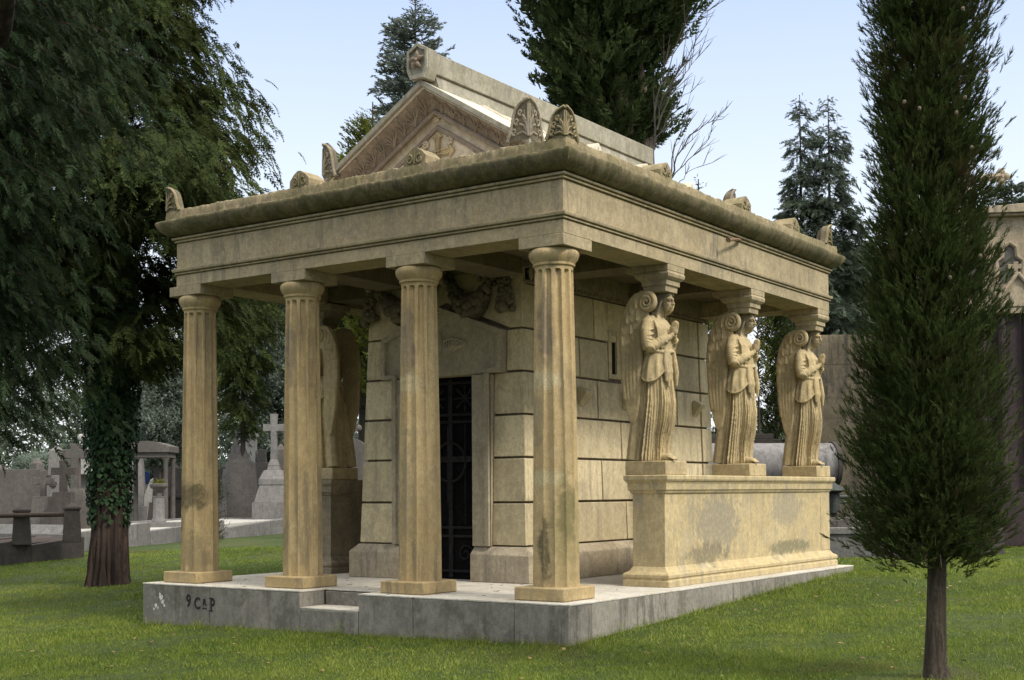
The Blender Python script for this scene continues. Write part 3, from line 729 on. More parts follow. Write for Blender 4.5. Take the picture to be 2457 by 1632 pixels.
A = lambda d: (GX, ti, GZA-.36-d)
ty.prism([(GX-1.75, ti, 5.02), (GX+1.75, ti, 5.02), (GX+1.75, ti, GZE-.36), (GX, ti, GZA-.36), (GX-1.75, ti, GZE-.36)], (0, .05, 0))
tymp = obj('tympanum', ty, M['tymp'], maus, fix=True)
ii = MB()       # inner sunk gable drawn with a raised frame, cross and rosettes
for s_ in (-1, 1):
    a, b = (GX+s_*.0, 6.255), (GX+s_*1.15, 6.255-1.15*sl_)
    ii.prism([(a[0], ti-.035, a[1]+.07), (b[0], ti-.035, b[1]+.07), (b[0], ti-.035, b[1]), (a[0], ti-.035, a[1])], (0, .05, 0))
obj('inner_gable', ii, M['gable'], tymp, bevel=.01, fix=True)
cz0 = 5.93; cr_m = MB(); yt = ti-.03
def cross_arm(dx, dz, L):
    u = Vector((dx, 0, dz)); n = Vector((-dz, 0, dx)); c = Vector((GX, yt, cz0))
    pts = [c+n*.042, c+u*(L*.72)+n*.050, c+u*(L*.72)+n*.095, c+u*L, c+u*(L*.72)-n*.095, c+u*(L*.72)-n*.050, c-n*.042]
    cr_m.prism([tuple(p_) for p_ in pts], (0, .05, 0))
    for q in (-1, 1): cr_m.tube([c+n*q*.022+Vector((0, -.005, 0)), c+u*L*.70+n*q*.034+Vector((0, -.005, 0))], .012, 5)
cross_arm(0, 1, .30); cross_arm(1, 0, .30); cross_arm(-1, 0, .30); cross_arm(0, -1, .34)
obj('carved_cross', cr_m, M['column'], tymp, fix=True)
def rosette(mb, c, r, n=6):
    c = Vector(c)
    for j in range(n):
        a = 6.283*j/n+.3; mb.blob(c+Vector((math.cos(a)*r*.62, -.004, math.sin(a)*r*.62)), (r*.42, .022, r*.42), 8, 5)
    mb.blob(c+Vector((0, -.012, 0)), (r*.28, .025, r*.28), 8, 5)
for x, z, r_ in ((-.02, 6.43, .07), (-.21, 6.075, .062), (.21, 6.075, .062), (-.60, 5.80, .06), (.60, 5.80, .06)):
    ro = MB(); rosette(ro, (GX+x, ti-.012, z), r_); obj('rosette', ro, M['tymp'], tymp, smooth=60)
# ridge beam with a stepped foot and the shield-like end block
rb = MB()
for a, b in ((2.28, 4.55), (4.554, 6.6), (6.604, 8.47)):
    rb.prism([(GX-.155, a, 6.955), (GX+.155, a, 6.955), (GX+.155, a, 7.245), (GX, a, 7.305), (GX-.155, a, 7.245)], (0, b-a, 0))
rb.prism([(GX-.20, 2.30, 6.70), (GX+.20, 2.30, 6.70), (GX+.115, 2.30, 6.953), (GX-.115, 2.30, 6.953)], (0, 8.40-2.30, 0))
ridge = obj('ridge_beam', rb, M['ridge'], maus, bevel=.008, fix=True)
sh = MB(); y0 = 2.045
def shield(k_):
    pts = [(0, .245), (-.085, .185), (-.175, .145), (-.175, -.125), (-.12, -.25), (.12, -.25), (.175, -.125), (.175, .145), (.085, .185)]
    return [(GX+x*k_, z*k_) for x, z in pts]
zc = 7.115
sh.prism([(x, y0+.02, zc+z) for x, z in shield(1)], (0, .20, 0))
o1, o2 = shield(1), shield(.80)
for i in range(9):
    j = (i+1) % 9; q = [o1[i], o1[j], o2[j], o2[i]]; sh.prism([(x, y0-.02, zc+z) for x, z in q], (0, .045, 0))
blk = obj('ridge_end_block', sh, M['ridge'], ridge, fix=True)
fl = MB()
for j in range(5):
    a = 6.283*j/5+1.57; L = .12
    fl.tube([(GX, y0-.005, zc), (GX+L*.55*math.cos(a)+.02*math.sin(a), y0-.03, zc+L*.6*math.sin(a)), (GX+L*math.cos(a), y0-.012, zc+L*math.sin(a)*1.1)], [.018, .034, .008], 6)
fl.blob((GX, y0-.03, zc), (.03, .03, .03), 8, 5)
obj('carved_flower', fl, M['gable'], blk, smooth=60)
# acroteria at the gable feet and antefixes along the eave
ez = GZE-.02
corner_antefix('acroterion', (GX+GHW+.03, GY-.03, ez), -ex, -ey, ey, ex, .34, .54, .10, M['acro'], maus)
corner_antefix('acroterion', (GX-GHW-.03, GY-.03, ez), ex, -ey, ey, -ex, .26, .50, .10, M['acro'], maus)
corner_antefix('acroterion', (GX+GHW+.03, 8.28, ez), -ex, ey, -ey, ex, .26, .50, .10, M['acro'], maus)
for y in (3.85, 5.25, 6.70): obj('eave_antefix', ridge_tile((GX+GHW+.02, y, ez-.02), ey, ex, .14, .34, .34), M['roof'], maus, fix=True)

# --- side pedestals that carry the angels
def pedestal(mirror):
    mb = MB()
    PX, PI, PYN, PYF = -.225, -.885, 2.63, 8.42
    body = (PI+.10, PX-.10, PYN+.13, PYF-.13)
    prof = [(.10, .001), (.10, .075), (.085, .09), (.085, .10), (.10, .115), (.10, .15), (.085, .168), (.05, .185), (.035, .20), (.012, .235), (0, .25), (0, 1.165), (.018, 1.175), (.028, 1.195), (.028, 1.205), (.045, 1.215), (.05, 1.30), (.058, 1.308), (.058, 1.318), (.075, 1.33), (.085, 1.35), (.085, 1.395), (.075, 1.405)]
    def rect(d, z): 
        x0, x1, y0_, y1_ = body[0]-d, body[1]+d, body[2]-d, body[3]+d
        r_ = [(x0, y0_, z), (x1, y0_, z), (x1, y1_, z), (x0, y1_, z)]
        if mirror: r_ = [(-6.75-x, y, z_) for x, y, z_ in r_][::-1]
        return r_
    mb.loft([rect(d, z) for d, z in prof]); return mb
for mir in (False, True):
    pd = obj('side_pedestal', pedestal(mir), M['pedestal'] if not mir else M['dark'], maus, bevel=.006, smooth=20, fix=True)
    pp = MB()        # shallow end pilasters that break the cap line
    if not mir:
        pp.box(-.40, -.318, 7.93, 8.30, .252, 1.163)
        obj('end_pilaster', pp, M['pedestal'], pd, bevel=.005)
ANG_Y = [3.0, 5.49, 7.98]
def impost(cx, cy, face):
    mb = MB()       # face = +1 : outer face towards +X
    xo = cx+face*.26
    def rc(o, i, hw, z):
        a, b = sorted((xo+face*o, xo-face*(.60+i))); return [(a, cy-hw, z), (b, cy-hw, z), (b, cy+hw, z), (a, cy+hw, z)]
    pr = [(-.075, -.22, .158, 3.72), (-.07, -.20, .162, 3.795), (-.048, -.20, .182, 3.80), (-.048, -.18, .182, 3.865), (-.03, -.16, .198, 3.872), (-.002, -.13, .222, 3.90), (.006, -.11, .230, 3.935), (-.004, -.09, .220, 3.965), (-.012, -.07, .212, 3.97), (-.004, .0, .226, 3.975), (-.002, .02, .228, 4.049)]
    mb.loft([rc(*q) for q in pr]); return mb
for y in ANG_Y: obj('impost_block', impost(-.48, y-.06, 1), M['entab'], maus, bevel=.004, smooth=20, fix=True)
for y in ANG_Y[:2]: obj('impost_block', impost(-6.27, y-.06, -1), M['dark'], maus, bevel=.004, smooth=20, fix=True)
pi_ = MB().tube([(-.19, 4.79, 4.655), (-.13, 4.6, 4.635), (-.08, 4.30, 4.58), (-.05, 4.12, 4.545)], [.022, .02, .02, .02], 8); pi_.tube([(-.05, 4.13, 4.545), (-.046, 4.09, 4.54)], .034, 8)
obj('rusty_spout', pi_, M['rust'], maus)
# ================================================================ praying angels (built facing +X, feet at z = 0)
def baked(mb, voxel, smooth_it=2, name='figure'):
    me = mb.mesh('tmp', 0); o = bpy.data.objects.new('tmp', me); COL.objects.link(o)
    r = o.modifiers.new('r', 'REMESH'); r.mode = 'VOXEL'; r.voxel_size = voxel; r.use_smooth_shade = True
    if smooth_it:
        s = o.modifiers.new('s', 'SMOOTH'); s.factor = .5; s.iterations = smooth_it
    dg = bpy.context.evaluated_depsgraph_get(); out = bpy.data.meshes.new_from_object(o.evaluated_get(dg)); out.name = name
    bpy.data.objects.remove(o); bpy.data.meshes.remove(me); return out
def lerp_table(tab, z):
    for a, b in zip(tab[:-1], tab[1:]):
        if a[0] <= z <= b[0]:
            f = (z-a[0])/(b[0]-a[0]); return [p+(q-p)*f for p, q in zip(a[1:], b[1:])]
    return list(tab[0][1:] if z < tab[0][0] else tab[-1][1:])
def angel_figure():
    mb = MB(); rn = random.Random(4)
    # robe: z, centre x, half depth, half width, fold depth
    T = [(0.0, -.075, .225, .262, .044), (.12, -.07, .215, .255, .044), (.30, -.055, .212, .248, .042), (.55, -.03, .23, .245, .040), (.75, -.01, .228, .24, .034),
         (1.0, .0, .205, .235, .024), (1.18, .005, .185, .225, .010), (1.34, .02, .165, .205, .005), (1.42, .03, .155, .20, .005), (1.55, .035, .155, .22, .004), (1.68, .02, .145, .235, .003),
         (1.78, -.005, .115, .225, .003), (1.84, -.02, .09, .16, .002), (1.88, .0, .068, .078, .001), (1.96, .05, .062, .064, 0)]
    nth = 220; rings = []
    ridges = []; th_ = 0.
    while th_ < 6.283:
        wv = rn.choice((.032, .04, .05, .06, .085)); ridges.append((th_+wv, wv, rn.choice((.3, .6, .9, 1.25)), rn.uniform(.75, 1.25), rn.uniform(-.08, .08), rn.uniform(-1, 1))); th_ += wv*rn.uniform(1.7, 3.0)
    deep = [(-1.75, .075, 1.5), (-.95, .06, 1.1), (1.75, .075, 1.5), (.95, .06, 1.1), (-.1, .05, .9)]
    for i in range(110):
        z = 1.96*i/109; cx, rx, ry, fd = lerp_table(T, z); ring = []
        for j in range(nth):
            th = 2*math.pi*j/nth; f = 0
            for c_, w_, a_, zt, dr_, ph_ in ridges:
                d = (th-c_-dr_*(z-.6)-.02*math.sin(z*4+ph_)+math.pi) % (2*math.pi)-math.pi
                if abs(d) < .3: f += a_*math.exp(-(d/(w_*.62))**2)*min(1, max(.12, (zt+.25-z)/.4))
            for c_, w_, a_ in deep:
                d = (th-c_+math.pi) % (2*math.pi)-math.pi
                if abs(d) < .3: f -= a_*math.exp(-(d/w_)**2)
            d = fd*(f-.45)
            kn = .022*math.exp(-((z-.66)/.22)**2)*max(0, math.cos(th+.35))**6 if z < 1.2 else 0
            sh = -.030*math.exp(-((z-.20)/.18)**2)*max(0, math.cos(th+.2))**2
            r_ = 1+(d+kn+sh)/max(rx, .1)
            ring.append((cx+rx*r_*math.cos(th), ry*r_*math.sin(th), z))
        rings.append(ring)
    mb.loft(rings)
    # overfold hanging to the hip: scalloped sag on each side, zigzag fall in front
    def ell(th, z, out): cx, rx, ry, fd = lerp_table(T, z); return Vector((cx+(rx+out)*math.cos(th), (ry+out)*math.sin(th), z))
    for sgn in (-1, 1):
        pts = []       # rolled lower edge of the mantle over the hip
        for i in range(21):
            u = i/20; th = sgn*(.35+2.2*u); sag = .37*math.sin(math.pi*(u*.82+.10))**.9
            pts.append(ell(th, 1.380-.02*u-sag, .036+.014*math.sin(math.pi*u)))
        mb.tube(pts, [.006+.006*math.sin(math.pi*i/20) for i in range(21)], 6)
        fill = []
        for r_ in range(11):
            row = []
            for i in range(25):
                u = i/24; th = sgn*(.35+2.2*u); q = r_/10; sag = (.37*q)*math.sin(math.pi*(u*.82+.10))**.9
                bulge = .018+.040*q**.8*math.sin(math.pi*min(1, u*1.05))+.011*math.sin(math.pi*q)*math.sin(u*26+5*q*(u-.45))+.006*q*math.sin(u*47)
                row.append(ell(th, 1.375-.02*u-sag, bulge))
            fill.append(row)
        back = [[p_-Vector((p_.x*.25, p_.y*.25, 0)) for p_ in row] for row in fill]
        for r_ in range(10):
            for i in range(24):
                mb.add([fill[r_][i], fill[r_][i+1], fill[r_+1][i+1], fill[r_+1][i], back[r_][i], back[r_][i+1], back[r_+1][i+1], back[r_+1][i]],
                       [(0, 1, 2, 3), (7, 6, 5, 4), (0, 4, 5, 1), (1, 5, 6, 2), (2, 6, 7, 3), (3, 7, 4, 0)])
    for th, zl in ((-.42, .93), (-.30, 1.02), (-.55, 1.0), (.42, .95)):   # falling ends of the girdle cloth
        mb.tube([ell(th, 1.40, .02), ell(th-.03, 1.25, .032), ell(th+.03, 1.12, .036), ell(th, zl, .03)], [.022, .034, .040, .014], 7)
    mb.tube([ell(2*math.pi*i/30, 1.385+.012*math.sin(2*math.pi*i/30*3), .014) for i in range(31)], .022, 7)   # belt roll
    # mantle edges falling over the shoulders and crossing the chest
    for sgn in (-1, 1):
        for k_ in range(5):
            o_ = .028*k_
            pts = [(-.07, sgn*(.10+o_*.6), 1.865), (.06, sgn*(.095+o_*.8), 1.80-o_*.2), (.15-.02*k_*.4, sgn*(.10+o_), 1.68), (.185-.015*k_, sgn*(.085+o_), 1.54), (.165, sgn*(.06+o_), 1.42)]
            mb.tube(pts, [.012, .015, .016, .014, .008], 6)
    mb.blob((.125, -.085, 1.60), (.062, .075, .075)); mb.blob((.125, .085, 1.60), (.062, .075, .075))
    # trailing hem at the back, and feet
    for sgn in (-1, 1):
        mb.tube([(-.16, sgn*.15, 1.0), (-.20, sgn*.17, .6), (-.235, sgn*.18, .3), (-.26, sgn*.185, .012)], [.04, .07, .085, .095], 10)
    for y, x in ((-.10, .20), (.10, .13)):
        mb.blob((x-.05, y, .045), (.12, .047, .05), 12, 8)
        for k_ in range(5):
            l = .075-.008*k_; yy = y+(.034-.017*k_)*(-1 if y > 0 else 1)
            mb.tube([(x+.02, yy, .042), (x+.035+l*.5, yy, .034), (x+.03+l, yy, .018)], [.014, .013, .010] if k_ else [.018, .017, .013], 6)
    # arms: raised in prayer, wide draped sleeves
    for sgn in (-1, 1):
        S, E, W = Vector((-.02, sgn*.225, 1.775)), Vector((.02, sgn*.285, 1.44)), Vector((.235, sgn*.052, 1.585))
        mb.blob(S+Vector((0, -sgn*.02, -.005)), (.074, .074, .072))
        mb.tube([S, S.lerp(E, .35)+Vector((-.012, sgn*.02, 0)), S.lerp(E, .75)+Vector((-.01, sgn*.012, 0)), E, E.lerp(W, .12)+Vector((0, 0, -.012))], [.068, .073, .074, .076, .068], 14)
        mb.tube([E+Vector((-.02, 0, .0)), E.lerp(W, .3)+Vector((0, 0, -.02)), E.lerp(W, .62)+Vector((0, 0, -.008)), W+Vector((-.02, sgn*.004, -.012))], [.075, .070, .054, .040], 14)
        # sleeve folds
        for k_ in range(7):
            f = k_/6; c = S.lerp(E, .12+.80*f); d = (E-S).normalized(); a = d.cross(Vector((1, 0, .2*sgn))).normalized(); b_ = d.cross(a)
            ring = [c+(a*math.cos(t)+b_*math.sin(t))*.074+d*.035*math.sin(t*1.0+k_*.6) for t in [i*2*math.pi/14+k_ for i in range(9)]]
            mb.tube(ring, [.006, .010, .012, .013, .013, .013, .012, .010, .006], 5)
        for k_ in range(6):
            f = .10+.13*k_; c = E.lerp(W, f)+Vector((0, 0, -.012)); d = (W-E).normalized(); a = d.cross(Vector((0, 0, 1))).normalized(); b_ = d.cross(a); rr = .073-.034*f
            ring = [c+(a*math.cos(t)+b_*math.sin(t))*rr+d*.03*math.sin(t+k_) for t in [i*2*math.pi/14+k_*1.3 for i in range(10)]]
            mb.tube(ring, [.005, .009, .011, .012, .012, .012, .012, .011, .009, .005], 5)
        mb.tube([E+Vector((.02, -sgn*.02, -.06)), E.lerp(W, .3)+Vector((0, 0, -.085)), E.lerp(W, .6)+Vector((0, 0, -.06))], [.02, .030, .014], 7)
        # hand: wrist, palm, four fingers and a thumb, palms together and pointing up
        ud = Vector((.10, 0, 1)).normalized(); fdv = Vector((1, 0, -.10)).normalized(); y = sgn*.022
        Wc = Vector((.245, sgn*.028, 1.605))
        mb.tube([W+Vector((-.03, 0, -.02)), Wc], [.036, .030], 10)
        pr = []
        for q, (wx, wy) in enumerate(((.028, .019), (.042, .020), (.044, .019), (.040, .017))):
            c = Wc+ud*(.028*q); c.y = y
            pr.append([c+fdv*(wx*math.cos(t))+Vector((0, wy*math.sin(t), 0)) for t in [2*math.pi*i/14 for i in range(14)]])
        mb.loft(pr)
        for k_, (o_, L) in enumerate(((-.033, .088), (-.012, .102), (.010, .096), (.031, .076))):
            b0 = Wc+ud*.078+fdv*o_*-1; b0.y = y
            p1 = b0+ud*L*.45+fdv*.004; p2 = b0+ud*L*.8+fdv*.004; p3 = b0+ud*L+fdv*.001
            p1.y = y*.9; p2.y = y*.78; p3.y = y*.72
            mb.tube([b0, p1, p2, p3], [.0125, .0118, .0105, .006], 7)
        t0 = Wc+ud*.02-fdv*.034; t0.y = y; t1 = t0+ud*.045-fdv*.018; t2 = t1+ud*.036+fdv*.004; t1.y = y*.9; t2.y = y*.8
        mb.tube([t0, t1, t2], [.015, .0135, .009], 7)
    # neck and head, slightly bowed
    Hc = Vector((.115, 0, 2.045)); rot = Matrix.Rotation(R(8), 3, 'Y')
    mb.tube([(-.005, 0, 1.82), (.045, 0, 1.90), (.075, 0, 1.98)], [.075, .062, .062], 12)
    def H(x, y, z): return Hc+rot @ Vector((x, y, z))
    mb.blob(H(-.012, 0, .035), (.112, .080, .112), 18, 12); mb.blob(H(.034, 0, -.045), (.074, .058, .100), 16, 10)
    mb.blob(H(.062, 0, -.115), (.028, .026, .026), 12, 8)           # chin
    for sgn in (-1, 1):
        mb.blob(H(.064, sgn*.034, -.036), (.030, .022, .030), 10, 8)   # cheek
        mb.tube([H(.108, sgn*.008, .030), H(.098, sgn*.040, .036), H(.070, sgn*.068, .022)], [.011, .013, .008], 7)   # brow
        mb.blob(H(.088, sgn*.034, .008), (.017, .021, .012), 8, 6)   # eyelid
        mb.blob(H(-.01, sgn*.084, -.01), (.024, .012, .036), 8, 6)     # ear
    mb.tube([H(.104, 0, .035), H(.124, 0, -.005), H(.140, 0, -.036), H(.118, 0, -.048)], [.009, .012, .017, .012], 8)     # nose
    mb.tube([H(.098, -.026, -.073), H(.120, 0, -.069), H(.098, .026, -.073)], [.006, .010, .006], 6)
    mb.tube([H(.096, -.020, -.087), H(.116, 0, -.088), H(.096, .020, -.087)], [.006, .010, .006], 6)
    return mb, H
def angel_hair(H):
    mb = MB()
    mb.blob(H(-.035, 0, .055), (.114, .100, .108), 18, 12)
    mb.tube([H(-.06, 0, .06), H(-.10, 0, -.06), H(-.125, 0, -.16), H(-.13, 0, -.26), H(-.14, 0, -.34)], [.10, .10, .105, .11, .07], 14)   # veil falling behind the neck
    for sgn in (-1, 1):
        for k_ in range(6):      # waves combed back from a centre parting
            a = k_/5
            mb.tube([H(.088-.03*a, sgn*.006, .105+.03*a), H(.076-.06*a, sgn*.055, .085+.03*a), H(.02-.09*a, sgn*.092, .045), H(-.045-.05*a, sgn*.094, .0-.02*a)], [.015, .022, .023, .018], 7)
        # veil strands falling beside the neck
        for k_ in range(3):
            mb.tube([H(.005-.034*k_, sgn*.094, .07), H(-.005-.034*k_, sgn*.104, -.05), H(-.030-.032*k_, sgn*.100, -.15), H(-.035-.026*k_, sgn*.118, -.25)], [.018, .021, .020, .014], 7)
        c = H(-.035, sgn*.125, .145)
        sp = [c+Vector((math.cos(t)*r_, sgn*.012*(1-r_/.04), math.sin(t)*r_)) for t, r_ in [(i*.5+1.2, .042*(1-i/24)) for i in range(22)]]
        mb.tube(sp, [.013-.0003*i for i in range(22)], 6); mb.tube([c+Vector((0, -sgn*.05, 0)), c+Vector((0, sgn*.004, 0))], [.042, .036], 12)
    mb.tube([H(.075, 0, .118), H(-.04, 0, .165), H(-.12, 0, .08)], [.012, .02, .02], 7)
    mb.tube([H(.082*math.cos(t)-.02, .104*math.sin(t), .095-.015*math.cos(t)) for t in [i*2*math.pi/24 for i in range(25)]], .008, 6)   # fillet
    mb.box(-.06, .16, -.12, .12, 2.14, 2.215)      # stone pad under the impost
    return mb
def angel_wing(sgn):
    """wing in the X-Z plane beside the back, ending above in a forward-curling scroll"""
    y0 = sgn*.20; th = .05
    out = [(.02, 1.72), (-.06, 1.60), (-.09, 1.40), (-.10, 1.15), (-.11, .92), (-.13, .70), (-.165, .52), (-.21, .455), (-.25, .46), (-.285, .53), (-.325, .68), (-.365, .90), (-.395, 1.12), (-.41, 1.34), (-.415, 1.55), (-.40, 1.72), (-.365, 1.88), (-.30, 2.02), (-.21, 2.125), (-.10, 2.17), (-.02, 2.15), (-.02, 1.95)]
    mb = MB(); Y = Vector((0, sgn, 0))
    def P(x, z, o=0.): return Vector((x, y0+sgn*(o-.10*(x+.1)*.6), z))
    # cushion-shaped blade: rings shrink towards the outer face
    n = len(out); cx = sum(p_[0] for p_ in out)/n; cz = sum(p_[1] for p_ in out)/n
    def shr(p_, k_): 
        return (p_[0]+(-.25-p_[0])*k_, p_[1]+((p_[1] if abs(p_[1]-1.3) < .6 else 1.3+.6*(1 if p_[1] > 1.3 else -1))-p_[1])*k_)
    rings = [[P(*shr(p_, k_), o) for p_ in out] for k_, o in ((.05, -.012), (0, 0), (0, .028), (.05, .044), (.16, .052))]
    mb.loft(rings)
    # long flight feathers below: broad, low, with rounded tips
    for k_ in range(5):
        f = k_/4
        xa, xb = -.15-.21*f, -.165-.085*f; zb = .475+.015*k_+(.14 if k_ == 4 else 0)+(.04 if k_ == 3 else 0)
        pts = [P(xa, 1.42, .036), P(xa*.96+xb*.04, 1.05, .040), P(xa*.7+xb*.3, .80, .040), P(xb-.01, zb+.06, .032)]
        mb.tube(pts, [.030, .036, .034, .016], 10, .62, fdir=(0, 1, 0))
    # overlapping rows of broad scalloped coverts
    for r_ in range(5):
        z0 = 1.99-.135*r_; m = (2, 3, 3, 4, 4)[r_]
        xl, xr = (-.25, -.325, -.37, -.395, -.40)[r_], (-.14, -.12, -.115, -.11, -.11)[r_]
        for k_ in range(m):
            f = (k_+.5)/m; w_ = (xr-xl)/m*.56; x = xl+(xr-xl)*f; z = z0-.09*(1-f)+.02*math.sin(k_*2.1+r_)
            o = .061-.003*r_
            pts = [P(x-w_, z+.15, o-.012), P(x-w_*1.02, z+.03, o), P(x-w_*.72, z-.025, o+.004), P(x, z-.05, o+.006), P(x+w_*.72, z-.025, o+.004), P(x+w_*1.02, z+.03, o), P(x+w_, z+.15, o-.012)]
            mb.prism(pts, Vector((0, -sgn*.045, 0)))
            if (k_+r_) % 2: mb.tube([P(x, z+.08, o+.001), P(x, z-.03, o+.006)], [.004, .006], 5)
    return mb
def angel_volute(sgn):
    mb = MB(); c = Vector((-.015, sgn*.215, 2.015)); K = 64; pts = []; rad = []
    for i in range(K+1):
        f = i/K; t = math.pi*.95-f*2*math.pi*2.6; r_ = .118*(1-f)**.9+.006
        pts.append(c+Vector((math.cos(t)*r_, sgn*(.012+.030*f), math.sin(t)*r_))); rad.append(.034*(1-f)**.7+.010)
    pts = [Vector((-.33, sgn*.222, 1.93)), Vector((-.26, sgn*.22, 2.06)), Vector((-.185, sgn*.218, 2.115))]+[p_ for p_ in pts if True]
    rad = [.02, .026, .03]+rad
    # enter the spiral along its upper side
    pts = pts[:3]+[p_ for p_ in pts[3:]]
    k0 = 7; mb.tube(pts[:3]+pts[3+k0:], rad[:3]+rad[3+k0:], 9)
    mb.tube([c+Vector((0, -sgn*.03, 0)), c+Vector((0, sgn*.015, 0))], [.125, .118], 24)
    return mb
_fig, _H = angel_figure()
ANG = {'figure': baked(_fig, .0066, 3, 'figure'), 'hair': baked(angel_hair(_H), .0075, 1, 'hair')}
for _n, _s in (('r', -1), ('l', 1)):
    ANG['wing'+_n] = baked(angel_wing(_s), .0072, 1, 'wing'); ANG['vol'+_n] = angel_volute(_s).mesh('wing_scroll', 50)
def make_angel(label, loc, face):
    a = thing('angel_statue', label, 'statue', (0, 0, 0), 'praying angels that carry the beam')
    obj('figure', ANG['figure'], M['angel'], a)
    obj('hair', ANG['hair'], M['hair'], a)
    for s_ in 'rl':
        wg_ = obj('wing', ANG['wing'+s_], M['angel'], a); obj('wing_scroll', ANG['vol'+s_], M['angel'], wg_)
    obj('statue_base', MB().box(-.325, .26, -.285, .285, -.178, -.001), M['angel'], a, bevel=.012)
    a.location = loc; a.rotation_euler.z = 0 if face > 0 else math.pi
    return a
ang0 = make_angel('praying stone angel nearest the camera on the long pedestal, beside the slit window', (-.54, ANG_Y[0], 1.583), 1)
for y, lb in ((ANG_Y[1], 'middle one of the three praying stone angels standing on the long pedestal'), (ANG_Y[2], 'praying stone angel at the far end of the long pedestal, against the concrete wall')):
    c = copy_tree(ang0); c['label'] = lb; c.location = (-.54, y, 1.583)
c = copy_tree(ang0); c['label'] = 'shaded stone angel seen from behind, between the second column and the front wall'
c.location = (-6.21, ANG_Y[0], 1.583); c.rotation_euler.z = math.pi
c = copy_tree(ang0); c['label'] = 'stone angel half hidden behind the shaded angel on the far pedestal'
c.location = (-6.21, ANG_Y[1], 1.583); c.rotation_euler.z = math.pi
# ================================================================ trees
def frond_flat(rng, n=8, ang=42, droop=.35, wdt=.06, sub=2):
    """flat feathery spray along +X, unit length; returns triangles and tip values"""
    T = []; V = []
    def pt(t): return np.array([t, 0, -droop*t*t])
    def tri(a, b, wd, nrm, v0, v1):
        d = b-a; s = np.cross(d, nrm); s = s/(np.linalg.norm(s)+1e-9)*wd
        T.append([a-s, a+s, b]); V.extend([v0, v0, v1])
    z = np.array([0, 0, 1.])
    for k in range(n):
        t = (k+.6)/n
        for sg in (-1, 1):
            a = math.radians(ang*rng.uniform(.7, 1.2)); L = .46*(1-.72*t)*rng.uniform(.75, 1.2)
            p0 = pt(t); d = np.array([math.cos(a), sg*math.sin(a), rng.uniform(-.25, .1)-droop*t*.8])
            p1 = p0+d*L; nz = z+rng.uniform(-.5, .5, 3)
            tri(p0, p1, wdt*.55, nz, .25*t, .5+.4*t)
            for q in range(sub):
                f = .35+.4*q/max(sub-1, 1); b0 = p0+d*L*f
                for s2 in (-1, 1):
                    a2 = math.atan2(d[1], d[0])+s2*math.radians(38); L2 = L*.42*(1.2-f)
                    tri(b0, b0+np.array([math.cos(a2), math.sin(a2), d[2]])*L2, wdt*.42, nz, .4*t+.2, .6+.4*t)
    tri(pt(0), pt(.55), wdt*.4, z, 0, .2); tri(pt(.5), pt(1.03), wdt*.5, z, .4, 1.)
    return np.array(T), np.array(V)
def frond_tuft(rng, n=22, spread=.55, wdt=.05, curve=.25):
    """upright brush of scale-leaf twigs along +X"""
    T = []; V = []
    for k in range(n):
        t = rng.uniform(0, .75); az = rng.uniform(0, 6.283); L = rng.uniform(.25, .5)*(1-.45*t); sp = rng.uniform(.25, 1)*spread
        p0 = np.array([t, 0, 0]); d = np.array([math.cos(sp), math.sin(sp)*math.cos(az), math.sin(sp)*math.sin(az)])
        p1 = p0+d*L; p1[0] += curve*L*.3; s = np.cross(d, rng.normal(size=3)); s = s/np.linalg.norm(s)*wdt*rng.uniform(.6, 1.1)
        T.append([p0-s*.6, p0+s*.6, p0+d*L*.5+s]); V.extend([.1, .1, .5]); T.append([p0-s*.4, p0+d*L*.5+s, p1]); V.extend([.2, .5, 1.])
    return np.array(T), np.array(V)
def frond_clump(rng, n=14, wdt=.22, flat=.6):
    T = []; V = []
    for k in range(n):
        c = rng.normal(size=3)*np.array([.42, .32, .32*flat])+np.array([.4, 0, 0]); d = rng.normal(size=3)+np.array([1.2, 0, .1]); d /= np.linalg.norm(d)
        s = np.cross(d, rng.normal(size=3)); s = s/np.linalg.norm(s)*wdt*rng.uniform(.5, 1)
        T.append([c-s*.5, c+s*.5, c+d*.36]); V.extend([.3, .3, .9])
    return np.array(T), np.array(V)
def scatter(frs, P, D, S, Vr, rng, roll_flat=None):
    P, D, S, Vr = np.asarray(P), np.asarray(D, float), np.asarray(S), np.asarray(Vr)
    D = D/np.linalg.norm(D, axis=1, keepdims=True)
    z = np.tile(np.array([0, 0, 1.]), (len(P), 1)); side = np.cross(z, D); bad = np.linalg.norm(side, axis=1) < 1e-3
    side[bad] = [1, 0, 0]; side /= np.linalg.norm(side, axis=1, keepdims=True); upv = np.cross(D, side)
    ro = rng.uniform(-math.pi, math.pi, len(P)) if roll_flat is None else rng.normal(0, roll_flat, len(P))
    c, s = np.cos(ro)[:, None], np.sin(ro)[:, None]; side, upv = side*c+upv*s, upv*c-side*s
    which = rng.integers(0, len(frs), len(P)); TT = []; VV = []
    for q, (T, V) in enumerate(frs):
        m = which == q
        if not m.any(): continue
        X = T.reshape(-1, 3)
        W = P[m][:, None, :]+S[m][:, None, None]*(X[None, :, 0:1]*D[m][:, None, :]+X[None, :, 1:2]*side[m][:, None, :]+X[None, :, 2:3]*upv[m][:, None, :])
        TT.append(W.reshape(-1, 3, 3)); VV.append((V[None, :]*.55+Vr[m][:, None]*.45).reshape(-1))
    return np.concatenate(TT), np.concatenate(VV)
